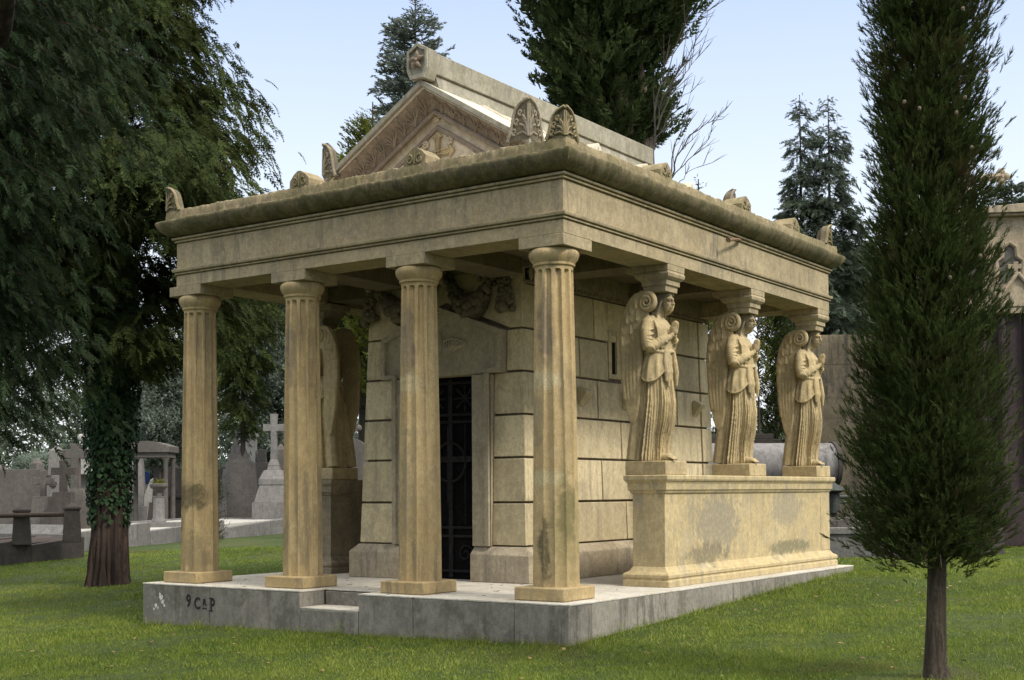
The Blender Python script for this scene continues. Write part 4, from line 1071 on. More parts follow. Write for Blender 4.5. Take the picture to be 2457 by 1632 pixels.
def crown_pts(rng, c, prof, nb, per_m, rise, droop, hang, side=.7, azr=None, inner=.2, up=0., irr=.35, t_bias=1., sig=.10, lean=(0, 0), fade=0.):
    """branch-by-branch foliage anchors. prof: (height above base, radius)"""
    zs = [p_[0] for p_ in prof]; rs = [p_[1] for p_ in prof]
    P, D, Vr, Br = [], [], [], []
    lob = rng.uniform(0, 6.28, 6); rise0 = rise
    for b in range(nb):
        z = zs[0]+(zs[-1]-zs[0])*rng.uniform(0, 1)**t_bias; az = rng.uniform(0, 6.283) if azr is None else rng.uniform(*azr)
        L = np.interp(z, zs, rs)*(1-irr+irr*rng.uniform(0, 1.25)+.12*math.sin(3*az+lob[0]+z*.6)+.10*math.sin(2*az-z*1.7+lob[1]))
        if L < .05: continue
        rise = rise0*(min(1, max(.0, (z-zs[0])/fade)) if fade else 1)
        h = np.array([math.cos(az), math.sin(az), 0]); z0 = z-rise*L+droop*L
        cc = np.array([c[0]+lean[0]*z, c[1]+lean[1]*z, c[2]])
        f = lambda s: cc+h*L*s+np.array([0, 0, z0+rise*L*s-droop*L*s*s])
        Br.append([f(s) for s in (0, .35, .7, .95)]); bv = rng.uniform(0, 1)
        n = max(2, int(per_m*L))
        ss = inner+(1-inner)*rng.uniform(0, 1, n)**.75
        for s in ss:
            tg = h+np.array([0, 0, rise-2*droop*s]); lat_ = np.cross(tg, [0, 0, 1]); lat_ /= np.linalg.norm(lat_)+1e-9
            lt = rng.normal(0, side); q = f(s)+rng.normal(0, sig, 3)*(1+.4*L)
            q += lat_*lt*.16*L*(1.1-s*.4)
            P.append(q); D.append(tg*.8+lat_*lt+np.array([0, 0, up-hang])+rng.normal(0, .22, 3)); Vr.append(min(1, max(0, .55*bv+.45*rng.uniform(0, 1)+.25*(s-.6))))
    return P, D, Vr, Br
def tree(name, label, base, trunk_r, height, frs, anchors, size, leaf_mat, bark_mat, rng, group=None, trunk=None, cat='tree', roll=None, branch_r=.02, trunk_fn=None, sizef=None):
    base = Vector(base); t = thing(name, label, cat, base, group)
    tk = MB()
    if trunk_fn: trunk_fn(tk)
    else:
        n = 9; tk.tube([base+Vector((0, 0, -.15+(height+.15)*i/n)) for i in range(n+1)], [trunk_r*(1.25 if i == 0 else 1)*(1-.93*i/n) for i in range(n+1)], 10)
    P, D, Vr, Br = anchors
    for br in Br[::2 if len(Br) > 500 else 1]: tk.tube([tuple(p_) for p_ in br], [branch_r, branch_r*.8, branch_r*.5, branch_r*.2], 4)
    obj('trunk', tk, bark_mat, t, smooth=60)
    S = rng.uniform(size[0], size[1], len(P))
    if sizef is not None: S = S*np.array([sizef(p_[2]-base.z) for p_ in P])
    T, V = scatter(frs, P, D, S, Vr, rng, roll)
    obj('crown', soup('crown', T, V), leaf_mat, t)
    return t
FOL = {
 'cedar_near': foliage('near_cedar_leaf', (.006, .013, .005), (.018, .032, .012), (.062, .084, .038), (.06, .045, .02), .2, .2, 1.6),
 'cedar': foliage('olive_cedar_leaf', (.014, .023, .008), (.050, .070, .018), (.120, .138, .044), (.080, .055, .022), .25, .25, 1.1),
 'cypress': foliage('young_cypress_leaf', (.012, .019, .006), (.044, .064, .016), (.095, .118, .034), (.075, .040, .022), .6, .2, 2.2),
 'big': foliage('dark_conifer_leaf', (.015, .027, .010), (.046, .068, .022), (.10, .125, .042), (.05, .035, .018), .4, .2, .9),
 'blue': foliage('glaucous_leaf', (.06, .08, .060), (.155, .185, .145), (.27, .30, .25), (.06, .06, .04), .3, .2, .8),
 'lime': foliage('yellow_green_leaf', (.05, .065, .010), (.12, .14, .02), (.22, .23, .05), None, 0, .3, 1.2),
 'far': foliage('hazy_spruce_leaf', (.040, .055, .036), (.085, .11, .075), (.14, .17, .12), (.05, .05, .03), .2, .2, .5),  # greyed: the haze of distance is put into the leaf colour
 'pale': foliage('pale_grey_leaf', (.07, .095, .07), (.17, .205, .16), (.30, .34, .28), (.07, .085, .055), .4, .25, .8),
 'ivy': foliage('ivy_leaf', (.012, .028, .012), (.028, .055, .022), (.06, .10, .05), None, 0, .1, 3.)}
BK = bark('red_brown_bark', (.020, .014, .011), (.064, .043, .033), 11)
BK2 = bark('grey_bark', (.055, .045, .034), (.13, .105, .075), 14)
BK4 = bark('dark_brown_bark', (.030, .023, .016), (.075, .058, .040), 16)
BK3 = bark('twig_bark', (.030, .025, .020), (.060, .050, .040), 6)
RG = lambda s: np.random.default_rng(s)

# --- near cedar whose trunk stands just outside the left edge
rng = RG(1); b0 = lat(10.9, -5.62)
fl_ = [frond_flat(rng, 8, 38, .35, .055, 1) for _ in range(6)]
prof = [(2.3, 1.0), (2.6, 1.8), (3.0, 2.05), (3.6, 2.10), (4.4, 2.15), (5.2, 2.45), (6.2, 2.5), (7.2, 2.2), (9.5, 1.0), (11, .2)]
an = crown_pts(rng, b0, prof, 820, 34, .25, .45, .35, .75, None, .12, irr=.30, t_bias=1.1, sig=.09)
def tk_near(mb):
    mb.tube([b0+Vector((0, 0, -.2+11*i/9)) for i in range(10)], [.30*(1-.09*i) for i in range(10)], 12)
    q0 = b0+Vector((0, 0, 3.2)); mb.tube([q0, at(-40, 210, 10.2), at(5, 60, 9.6), at(22, -60, 9.2)], [.10, .085, .075, .06], 8)
tree('cedar_tree', 'big dark cedar with drooping feathery sprays filling the upper left corner', b0, .3, 11, fl_, an, (.12, .23), FOL['cedar_near'], BK, rng, trunk_fn=tk_near, roll=.7, branch_r=.014)

# --- ivy-clad olive cedar behind it
rng = RG(2); b1 = on_ground(250, 1348); b1.z = ground_z(b1.x, b1.y)
fl_ = [frond_flat(rng, 7, 45, .45, .078, 1) for _ in range(6)]
prof = [(3.9, .9), (4.2, 2.0), (4.6, 2.9), (5.4, 3.0), (6.8, 3.5), (7.8, 3.3), (8.5, 2.6), (9.7, 2.25), (10.8, 1.75), (13, 1.5), (16, .2)]
an = crown_pts(rng, b1, prof, 300, 44, .35, .45, .22, .55, None, .18, irr=.48, t_bias=1.0, sig=.10)
def tk_ivy(mb):
    rings = []; rn = random.Random(2); n = 60
    for i, (z, r) in enumerate(((-.15, .46), (0, .40), (.15, .36), (.4, .33), (.9, .31), (1.6, .30), (2.4, .285), (3.4, .26), (5, .22), (8, .15), (12, .08), (15.5, .02))):
        rings.append([(b1.x+(r+(.030*math.sin(j*1.9+.9*math.sin(z*2.3+j*.11))+.018*math.sin(j*4.3+z*3.1)+.014*math.sin(j*.9-z*1.1)+(.05*math.sin(j*.63) if z < .2 else 0))*r/.3)*math.cos(6.283*j/n)+.02*z, b1.y+(r+(.030*math.sin(j*1.9+.9*math.sin(z*2.3+j*.11))+.018*math.sin(j*4.3+z*3.1)+.014*math.sin(j*.9-z*1.1))*r/.3)*math.sin(6.283*j/n), b1.z+z) for j in range(n)])
    mb.loft(rings)
tree('cedar_tree', 'olive green cedar with ivy climbing its thick red-brown trunk behind the platform corner', b1, .3, 15, fl_, an, (.24, .44), FOL['cedar'], BK, rng, trunk_fn=tk_ivy, roll=.6, branch_r=.022)
iv_T = []; iv_V = []
for _ in range(17000):
    z = 1.0+rng.uniform(0, 1)*5.8; az = rng.uniform(0, 6.283); cover = min(1, max(.0, (z-1.0)/2.0)); sidef = abs(math.sin(az-math.atan2(CAM.y-b1.y, CAM.x-b1.x)))
    if rng.uniform() > max(cover**1.3, .55*(sidef > .72)*(z > 1.1)): continue
    r = .30-.012*z+rng.uniform(.01, .24)*(.35+cover*.8); c = np.array([b1.x+.02*z+r*math.cos(az), b1.y+r*math.sin(az), b1.z+z]); n = np.array([math.cos(az), math.sin(az), .3])+rng.normal(0, .35, 3); n /= np.linalg.norm(n)
    s = rng.uniform(.03, .080); a = np.cross(n, [0, 0, 1]); a /= np.linalg.norm(a); d = np.cross(a, n); d = d if d[2] < 0 else -d
    a, d = a*math.cos(.5*rng.normal())+d*.2*rng.normal(), d
    q = [c-d*s*.5, c+a*s*.8-d*s*.15, c+d*s, c-a*s*.8-d*s*.15]; v = rng.uniform(0, 1)
    iv_T += [[q[0], q[1], q[2]], [q[0], q[2], q[3]]]; iv_V += [v]*6
iv = obj('ivy', soup('ivy', np.array(iv_T), np.array(iv_V)), FOL['ivy'])
tag(iv, 'dark green ivy wrapped round the thick red-brown trunk', 'ivy')

# --- young cypress in the right foreground
rng = RG(3); b2 = on_ground(2157, 1566); b2.z = ground_z(b2.x, b2.y)
fl_ = [frond_tuft(rng, 20, .60, .034) for _ in range(7)]
prof = [(.98, .50), (1.12, .64), (1.5, .58), (2.1, .56), (2.6, .55), (3.3, .53), (3.8, .52), (4.4, .50), (5.0, .46), (5.7, .46), (6.6, .40), (7.6, .2), (8.2, .05)]
an = crown_pts(rng, b2, prof, 2000, 38, .85, .12, -.30, .45, None, .15, up=.35, irr=.36, t_bias=.95, sig=.05, fade=.9)
def tk_cyp(mb):
    mb.tube([b2+Vector((.02, 0, -.12)), b2+Vector((.01, 0, .02)), b2+Vector((0, 0, .12)), b2+Vector((.015, .0, .5)), b2+Vector((.03, 0, 1.0)), b2+Vector((.03, 0, 1.6)), b2+Vector((.02, 0, 4)), b2+Vector((0, 0, 8.0))], [.17, .12, .096, .082, .077, .07, .05, .012], 18)
    rn = random.Random(6)
    for _ in range(9):       # dead twigs under the crown
        a = rn.uniform(0, 6.28); z = rn.uniform(.85, 1.15); l = rn.uniform(.25, .55)
        p = b2+Vector((.03, 0, z)); mb.tube([p, p+Vector((math.cos(a)*l*.5, math.sin(a)*l*.5, .06)), p+Vector((math.cos(a)*l, math.sin(a)*l, .14)), p+Vector((math.cos(a)*l*1.3, math.sin(a)*l*1.3, .05))], [.010, .008, .005, .002], 5)
cyp = tree('young_cypress', 'slender dark cypress on a bare thin trunk in the right foreground', b2, .07, 8, fl_, an, (.10, .19), FOL['cypress'], BK4, rng, trunk_fn=tk_cyp, branch_r=.008)
cn = plain('cone_brown', (.11, .085, .055), .9, 0, .4, 60)
cone0 = None; rn = random.Random(9); tocam = math.atan2(CAM.y-b2.y, CAM.x-b2.x)
for (u, v) in ((2085, 235), (2225, 225), (2205, 260), (2240, 340), (2350, 340) if False else (2120, 250), (2260, 590), (2190, 640), (2220, 20), (2275, 165)):
    q = at(u, v, 10.45+rn.uniform(-.05, .25)); mb = MB().blob((0, 0, 0), (.016, .016, .019), 8, 6)
    if cone0 is None: cone0 = obj('cone', mb, cn, cyp); oc = cone0
    else: oc = cone0.copy(); COL.objects.link(oc)
    oc.location = q

# --- large dark conifer behind the ridge
rng = RG(4); D4 = 38.; b4 = Vector((*at(1440, 1130, D4).xy, 0)); b4.z = ground_z(b4.x, b4.y)
zz = lambda y, d: 1.2+(1132-y)*DPX/FPX*d-b4.z
fl_ = [frond_tuft(rng, 16, .75, .085) for _ in range(4)]+[frond_flat(rng, 6, 45, .2, .10, 1) for _ in range(3)]
rt = np.array(rgt); cc = np.array(b4)-rt*.40
prof = [(zz(350, D4), .5), (zz(320, D4), 1.15), (zz(260, D4), 1.6), (zz(180, D4), 1.75), (zz(110, D4), 2.0), (zz(50, D4), 2.15), (zz(0, D4), 2.35), (zz(-140, D4), 2.4), (zz(-330, D4), 1.6), (zz(-480, D4), .2)]
an = crown_pts(rng, cc, prof, 300, 27, .75, .05, -.2, .5, None, .10, up=.25, irr=.5, t_bias=.9, sig=.16)
def tk_big(mb):
    T_ = lambda x, y: at(x, y, D4)
    mb.tube([b4+Vector((0, 0, -.2)), b4+Vector((0, 0, 8)), T_(1452, 330), T_(1430, 200), T_(1400, 0), T_(1390, -300)], [.45, .36, .30, .22, .14, .03], 9)
    mb.tube([b4+Vector((.1, 0, 7)), T_(1488, 345), T_(1494, 290), T_(1480, 180), T_(1470, 60)], [.24, .22, .18, .10, .03], 8)
    for a, b_ in ((1415, 1340), (1440, 1380), (1450, 1420), (1465, 1440), (1400, 1300)): mb.tube([T_(1450, 400), T_(a, 290), T_(b_, 180)], [.13, .09, .02], 6)
tree('conifer_tree', 'huge dark conifer spreading upward behind the stone ridge beam', b4, .4, 20, fl_, an, (.40, .75), FOL['big'], BK2, rng, trunk_fn=tk_big, branch_r=.03)

def simple_conifer(name, label, u, ytop, dep, prof_px, mat, seed, nb=180, per=16, size=(.35, .6), rise=.2, droop=.35, hang=.3, up=0., kindf='flat', irr=.35, tr=.25, group=None, cat='tree', sig=.1, tb=.8):
    rng = RG(seed); b = Vector((*at(u, 1130, dep).xy, 0)); b.z = ground_z(b.x, b.y); sc = FPX/DPX/dep
    pr = sorted([(1.2+(1132-y)/sc-b.z, w/sc) for y, w in prof_px])
    fr = [frond_flat(rng, 6, 45, .3, .10, 1) for _ in range(5)] if kindf == 'flat' else [frond_tuft(rng, 14, .7, .085) for _ in range(5)] if kindf == 'tuft' else [frond_clump(rng, 16, .20) for _ in range(5)]
    an = crown_pts(rng, b, pr, nb, per, rise, droop, hang, .6, None, .12, up=up, irr=irr, t_bias=tb, sig=sig)
    return tree(name, label, b, tr, pr[-1][0], fr, an, size, FOL[mat], BK3, rng, group=group, branch_r=.02, cat=cat, sizef=lambda h: min(1, max(.35, np.interp(h, [q[0] for q in pr], [q[1] for q in pr])/.9)))
simple_conifer('blue_conifer', 'grey-green conifer with clumpy foliage rising behind the gable peak', 962, -25, 45, [(-28, 3), (0, 30), (60, 55), (120, 78), (180, 88), (240, 95), (330, 125), (500, 150), (800, 170), (950, 120)], 'blue', 11, 300, 26, (.28, .5), .35, .25, .0, .2, 'tuft', .45)
simple_conifer('lime_conifer', 'small yellow-green conifer peeping out left of the gable slope', 862, 225, 42, [(222, 4), (245, 26), (275, 46), (310, 70), (360, 85), (480, 95), (700, 90), (900, 60)], 'lime', 12, 170, 26, (.22, .42), .6, .1, 0, .4, 'tuft', .3)
simple_conifer('lime_conifer', 'bright green conifer tip showing above the long parapet', 1618, 408, 42, [(408, 2), (425, 14), (450, 30), (520, 48), (700, 60), (950, 50)], 'lime', 13, 110, 26, (.22, .4), .6, .1, 0, .4, 'tuft', .25)
simple_conifer('spruce_tree', 'left of the twin spruce tops standing behind the far end of the mausoleum', 1856, 212, 52, [(212, 2), (245, 26), (300, 38), (350, 36), (420, 42), (500, 60), (580, 80), (680, 92), (800, 100), (1000, 80)], 'far', 14, 150, 24, (.30, .55), .0, .30, .25, 0, 'flat', .30, .18, sig=.08, tb=.75)
simple_conifer('spruce_tree', 'right of the twin spruce tops, half hidden by the young cypress', 1922, 215, 52, [(213, 2), (240, 22), (300, 32), (350, 44), (420, 46), (500, 66), (580, 88), (680, 105), (800, 120), (1000, 90)], 'far', 15, 150, 24, (.30, .55), .0, .30, .25, 0, 'flat', .30, .18, sig=.08, tb=.75)
simple_conifer('columnar_cypress', 'dark columnar cypress seen between the second and third angel', 1795, 640, 36, [(560, 8), (640, 34), (740, 42), (850, 44), (950, 42), (1020, 36), (1060, 26)], 'cypress', 16, 240, 40, (.22, .4), .6, .1, -.2, .4, 'tuft', .25, .1)
simple_conifer('lime_conifer', 'yellow-green bush beside the second angel, in front of the columnar cypress', 1752, 700, 33, [(690, 6), (730, 24), (800, 28), (860, 24), (900, 12)], 'lime', 17, 60, 40, (.2, .34), .6, .1, 0, .4, 'tuft', .25, .06)
simple_conifer('dark_tree', 'dark tree showing in the gap between the wall end and the middle angel', 1672, 760, 43, [(700, 20), (800, 42), (900, 46), (1000, 46), (1060, 36)], 'big', 28, 120, 34, (.25, .45), .3, .2, 0, .2, 'tuft', .3, .08)
simple_conifer('dark_tree', 'dark conifer closing the view behind the concrete wall', 1975, 560, 60, [(560, 30), (640, 70), (760, 85), (900, 85), (1050, 70)], 'big', 18, 170, 26, (.4, .7), .2, .3, .2, 0, 'flat', .3)
simple_conifer('pale_tree', 'pale grey-green tree behind the granite cross monument', 640, 640, 56, [(600, 15), (680, 55), (760, 72), (860, 85), (960, 90), (1050, 75), (1090, 40)], 'pale', 19, 260, 26, (.26, .46), .4, .15, .0, .1, 'clump', .3)
simple_conifer('pale_tree', 'pale grey-green tree left of the first column, behind the little stone canopy', 375, 790, 58, [(760, 14), (820, 44), (900, 62), (980, 66), (1050, 50), (1080, 30)], 'pale', 20, 220, 26, (.26, .46), .4, .15, .0, .1, 'clump', .3)
simple_conifer('dark_tree', 'dark tree glimpsed between the left pedestal angel and the front wall', 838, 600, 44, [(560, 30), (660, 62), (800, 60), (900, 45), (960, 20)], 'big', 21, 120, 22, (.35, .6), .3, .3, .3, 0, 'flat', .4)
simple_conifer('spruce_tree', 'grey conifer crown above the gothic tomb at the right edge', 2345, 415, 60, [(408, 4), (440, 40), (480, 60), (600, 75), (900, 75)], 'far', 22, 150, 20, (.4, .7), .2, .2, 0, .2, 'tuft', .5)
simple_conifer('slim_cypress', 'slim green cypress just right of the leftmost column', 503, 1090, 36, [(1085, 4), (1110, 13), (1180, 17), (1235, 14), (1250, 8)], 'cypress', 23, 60, 60, (.14, .26), .7, .1, -.2, .4, 'tuft', .2, .03)
simple_conifer('olive_tree', 'dark olive tree behind the stepped obelisk, between the two left columns', 560, 650, 44, [(560, 45), (700, 75), (850, 70), (950, 45), (1040, 22)], 'cedar', 24, 130, 30, (.30, .5), .25, .5, .5, 0, 'flat', .4, .12)

# --- leafless shrub right of the huge conifer
rng = RG(5); rn = random.Random(5); D5 = 33.
bt = MB(); b5 = Vector((*at(1515, 1130, D5).xy, 0)); b5.z = ground_z(b5.x, b5.y)
def limb(pts, r0, depth_j=.6):
    dj = rn.uniform(-depth_j, depth_j); P_ = [at(x, y, D5+dj+.25*i) for i, (x, y) in enumerate(pts)]
    Q = [P_[0].lerp(P_[1], .0)]
    for a, b in zip(P_[:-1], P_[1:]):
        for k_ in range(1, 5): Q.append(a.lerp(b, k_/4)+Vector((rn.uniform(-.03, .03), rn.uniform(-.05, .05), rn.uniform(-.03, .03))))
    bt.tube(Q, [max(r0*.75*(1-.85*i/(len(Q)-1)), .006) for i in range(len(Q))], 5)
    for i in range(2, len(Q)):
        for _ in range(rn.choice((0, 1, 1, 2))):
            t = (Q[i]-Q[i-1]).normalized(); d = (t+rgt*rn.uniform(-.35, .75)+up*rn.uniform(-.1, .6)+fwd*rn.uniform(-.5, .5)).normalized(); L = rn.uniform(.25, 1.0)
            a = Q[i]; m_ = a+d*L*.5+Vector((0, 0, rn.uniform(-.05, .05))); e = a+d*L+up*.1*L
            bt.tube([a, m_, e], [.010, .008, .004], 4)
            if rn.random() < .7:
                d2 = (d+rgt*rn.uniform(-.6, .6)+up*rn.uniform(-.2, .6)).normalized(); bt.tube([m_, m_+d2*L*.5], [.007, .0035], 4)
bt.tube([b5+Vector((0, 0, -.2)), b5+Vector((0, 0, 5)), at(1505, 430, D5)], [.14, .10, .05], 8)
bt.tube([b5+Vector((0, 0, 5)), at(1545, 430, D5)], [.10, .07], 7)
for pts, r_ in (([(1503, 430), (1506, 350), (1520, 260), (1545, 190), (1585, 130), (1605, 95)], .036), ([(1506, 350), (1512, 240), (1532, 150), (1570, 100)], .035), ([(1515, 300), (1545, 220), (1580, 170), (1612, 130)], .03),
                ([(1545, 430), (1562, 360), (1592, 310), (1630, 285), (1668, 268)], .035), ([(1548, 400), (1556, 330), (1585, 262)], .028), ([(1550, 410), (1585, 370), (1630, 330), (1640, 290)], .022),
                ([(1510, 330), (1535, 280), (1560, 235), (1600, 205)], .022), ([(1560, 425), (1590, 395), (1625, 380)], .015), ([(1530, 200), (1580, 60), (1640, 20)], .02)):
    limb(pts, r_)
bs = thing('bare_shrub', 'leafless shrub with thin upright twigs against the sky', 'shrub', b5); obj('branches', bt, BK3, bs, smooth=60)

# --- distant wood closing the horizon: one mass
rng = RG(6); P = []; D = []; Vr = []
for k_ in range(9500):
    l = rng.uniform(-62, 62); dep = rng.uniform(78, 96); h = 4.6+1.9*math.sin(l*.31)+1.2*math.sin(l*.83+1)+.8*math.sin(l*1.9)
    if l > 0: h += 1.5
    if l < -12: h += 3.2
    q = CAM+fwd*dep+rgt*l; z = ground_z(q.x, q.y)+h*rng.uniform(0, 1)**.8; P.append((q.x, q.y, z)); D.append(rng.normal(0, 1, 3)+np.array([0, 0, .4])); Vr.append(rng.uniform(0, 1))
T, V = scatter([frond_clump(rng, 12, .22) for _ in range(4)], P, D, rng.uniform(.8, 1.7, len(P)), Vr, rng)
kind(obj('far_wood', soup('far_wood', T, V), FOL['far']), 'stuff')

# ================================================================ grass: one sheet of blades
def grass():
    rng = RG(7); N = 980000
    dep = 9.3+ (34-9.3)*rng.uniform(0, 1, N)**1.9; half = .43*dep+2.2; l = rng.uniform(-1, 1, N)*half
    C = np.array(CAM)[:2]; F = np.array(fwd)[:2]/np.linalg.norm(np.array(fwd)[:2]); Rr = np.array(rgt)[:2]/np.linalg.norm(np.array(rgt)[:2])
    XY = C+dep[:, None]*F+l[:, None]*Rr; x, y = XY[:, 0], XY[:, 1]
    out = ~((x > -PW-.01) & (x < .01) & (y > -.01) & (y < PD+.01)) & ~((x < -8) & (dep > 33))
    # thinner where the soil is worn
    patch = np.sin(x*1.3+1.1*np.sin(y*.9))*np.sin(y*1.1+.7*np.sin(x*.7)); out &= rng.uniform(0, 1, N) > .45*(patch > .72)
    x, y, dep = x[out], y[out], dep[out]; n = len(x)
    yy = np.where(y < 6, y, 6+4*(1-np.exp(-(y-6)/4.))); z = -.44+.016*np.clip(x, -25, 10)+.044*np.maximum(yy, -12)
    z += np.where(x < -8, .022*np.clip(y-4, 0, 22)*np.minimum(1, (-8-x)/6.), 0)-.004
    edge = np.minimum(np.abs(np.where((x > -PW-.2) & (x < .2), y, 9)), np.abs(np.where((y > -.2) & (y < PD+.3), x, 9))); near_edge = (edge < .09)
    clp = np.sin(x*5.3+1.7*np.sin(y*3.1))*np.sin(y*4.7+1.3*np.sin(x*2.9)); h = rng.uniform(.014, .043, n)*(1+.30*np.sin(x*2.1)*np.sin(y*1.7)+.35*clp); h *= np.where(near_edge, rng.uniform(1, 2.2, n), 1); h *= np.where(rng.uniform(0, 1, n) < .03, 1.7, 1)
    az = rng.uniform(0, 6.283, n); ln = rng.uniform(.2, 1.1, n)*h; wd = (.0016+.00018*dep)*rng.uniform(.7, 1.3, n)
    a2 = rng.uniform(0, 6.283, n); sx, sy = np.cos(a2)*wd, np.sin(a2)*wd
    T = np.empty((n, 3, 3)); T[:, 0] = np.stack([x-sx, y-sy, z], 1); T[:, 1] = np.stack([x+sx, y+sy, z], 1); T[:, 2] = np.stack([x+np.cos(az)*ln, y+np.sin(az)*ln, z+h], 1)
    pv = .48+.22*np.sin(x*.9+.8*np.sin(y*.6))*np.sin(y*.8)+.20*clp+rng.normal(0, .22, n)
    V = np.repeat(np.clip(pv, 0, 1), 3)
    m, t, b = node_mat('grass_blade'); k = NB(t); a = k.n('ShaderNodeAttribute', attribute_name='v').outputs['Fac']; isl = k.n('ShaderNodeNewGeometry').outputs['Random Per Island']
    P = k.pos(); f = k.math('ADD', k.math('MULTIPLY', a, .6), k.math('MULTIPLY', isl, .4))
    c = k.mix(k.ramp(f, .1, .55), (.056, .100, .009), (.155, .215, .022)); c = k.mix(k.ramp(f, .55, .9), c, (.29, .31, .058))
    c = k.mix(k.math('MULTIPLY', k.ramp(isl, .88, .95), .6), c, (.24, .21, .09))
    c = k.mix(k.ramp(k.noise(P, .45, 4, .6, .5), .54, .70, 0, .65), c, (.125, .110, .032))
    k.l(c, b.inputs['Base Color']); b.inputs['Roughness'].default_value = .55
    tr = t.nodes.new('ShaderNodeBsdfTranslucent'); k.l(c, tr.inputs[0]); mx = t.nodes.new('ShaderNodeMixShader'); mx.inputs[0].default_value = .35
    k.l(b.outputs[0], mx.inputs[1]); k.l(tr.outputs[0], mx.inputs[2]); k.l(mx.outputs[0], next(q for q in t.nodes if q.type == 'OUTPUT_MATERIAL').inputs[0])
    kind(obj('grass', soup('grass', T, V), m), 'stuff')
grass()
def tufts():
    rng = RG(8); T = []; V = []
    def blade(x, y, h, wd, lean):
        a = rng.uniform(0, 6.283); d = np.array([math.cos(a), math.sin(a), 0]); s = np.array([-d[1], d[0], 0])*wd; p = np.array([x, y, ground_z(x, y)-.005]); m = p+d*lean*h*.35+np.array([0, 0, h*.65]); e = p+d*lean*h+np.array([0, 0, h*(1-.25*lean)])
        v = rng.uniform(.2, 1, 1)[0]; T.append([p-s, p+s, m]); V.extend([v]*3); T.append([m-s*.8, m+s*.8, e]) ; V.extend([v]*3)
    spots = [(.06+rng.uniform(0, .12), rng.uniform(-.1, 8.6), 7) for _ in range(90)]+[(rng.uniform(-6.9, .1), -.05-rng.uniform(0, .1), 6) for _ in range(70)]+[(.10, 5.15, 40), (.08, 4.75, 30), (.12, 5.6, 26), (.09, .95, 26), (.10, 2.5, 14), (-1.2, -.10, 22), (-2.0, -.14, 14), (-3.2, -.1, 30), (-5.6, -.12, 16), (.1, 6.6, 24), (.12, 7.4, 20)]
    for x, y, n in spots:
        for _ in range(n): blade(x+rng.normal(0, .035), y+rng.normal(0, .07), rng.uniform(.07, .21 if n > 10 else .12), .0038, rng.uniform(.2, 1.1))
    for _ in range(1500):     # lone taller stalks in the lawn
        q = CAM+fwd*(9.6+14*rng.uniform(0, 1)**1.6)+rgt*rng.uniform(-6, 6)
        if -PW-.02 < q.x < .02 and -.02 < q.y < PD: continue
        for _ in range(4): blade(q.x+rng.normal(0, .03), q.y+rng.normal(0, .03), rng.uniform(.05, .10), .003, rng.uniform(.3, 1.2))
    kind(obj('tall_grass', soup('tall_grass', np.array(T), np.array(V)), bpy.data.materials['grass_blade']), 'stuff')
    # flat clover leaves and a few dry leaves scattered about
    for nm, n, s0, s1, mt in (('clover', 9000, .007, .017, foliage('clover_leaf', (.06, .11, .02), (.13, .20, .04), (.24, .30, .10), None, 0, .2, 2.)), ('fallen_leaves', 420, .018, .04, plain('dry_leaf', (.19, .125, .055), .9, 0, .5, 8))):
        T = []; V = []
        for _ in range(n):
            q = CAM+fwd*(9.4+15*rng.uniform(0, 1)**1.7)+rgt*rng.uniform(-6.3, 6.3); x, y = q.x, q.y
            if -PW-.02 < x < .02 and -.02 < y < PD: continue
            if nm == 'clover' and math.sin(x*1.9+math.sin(y*1.3))*math.sin(y*1.6) < .15: continue
            c = np.array([x, y, ground_z(x, y)+rng.uniform(.02, .05)]); a = rng.uniform(0, 6.283); s = rng.uniform(s0, s1); u_ = np.array([math.cos(a), math.sin(a), rng.uniform(-.3, .3)])*s; w_ = np.array([-math.sin(a), math.cos(a), rng.uniform(-.4, .4)])*s*.6
            v = rng.uniform(0, 1); T += [[c-u_, c+w_, c+u_], [c-u_, c+u_, c-w_]]; V += [v]*6
        kind(obj(nm, soup(nm, np.array(T), np.array(V)), mt), 'stuff')
    # twigs and needles blown on to the paving
    mb = MB(); rn = random.Random(21)
    for _ in range(70):
        x, y = rn.uniform(-6.6, -.1), rn.uniform(.05, 2.3); a = rn.uniform(0, 6.28); l = rn.uniform(.015, .07)
        if NX0-.05 < x < NX1+.05 and y < .55: continue
        mb.tube([(x, y, .004), (x+l*math.cos(a), y+l*math.sin(a), .005)], .0028, 4)
    kind(obj('fallen_needles', mb, BK3), 'stuff')
tufts()
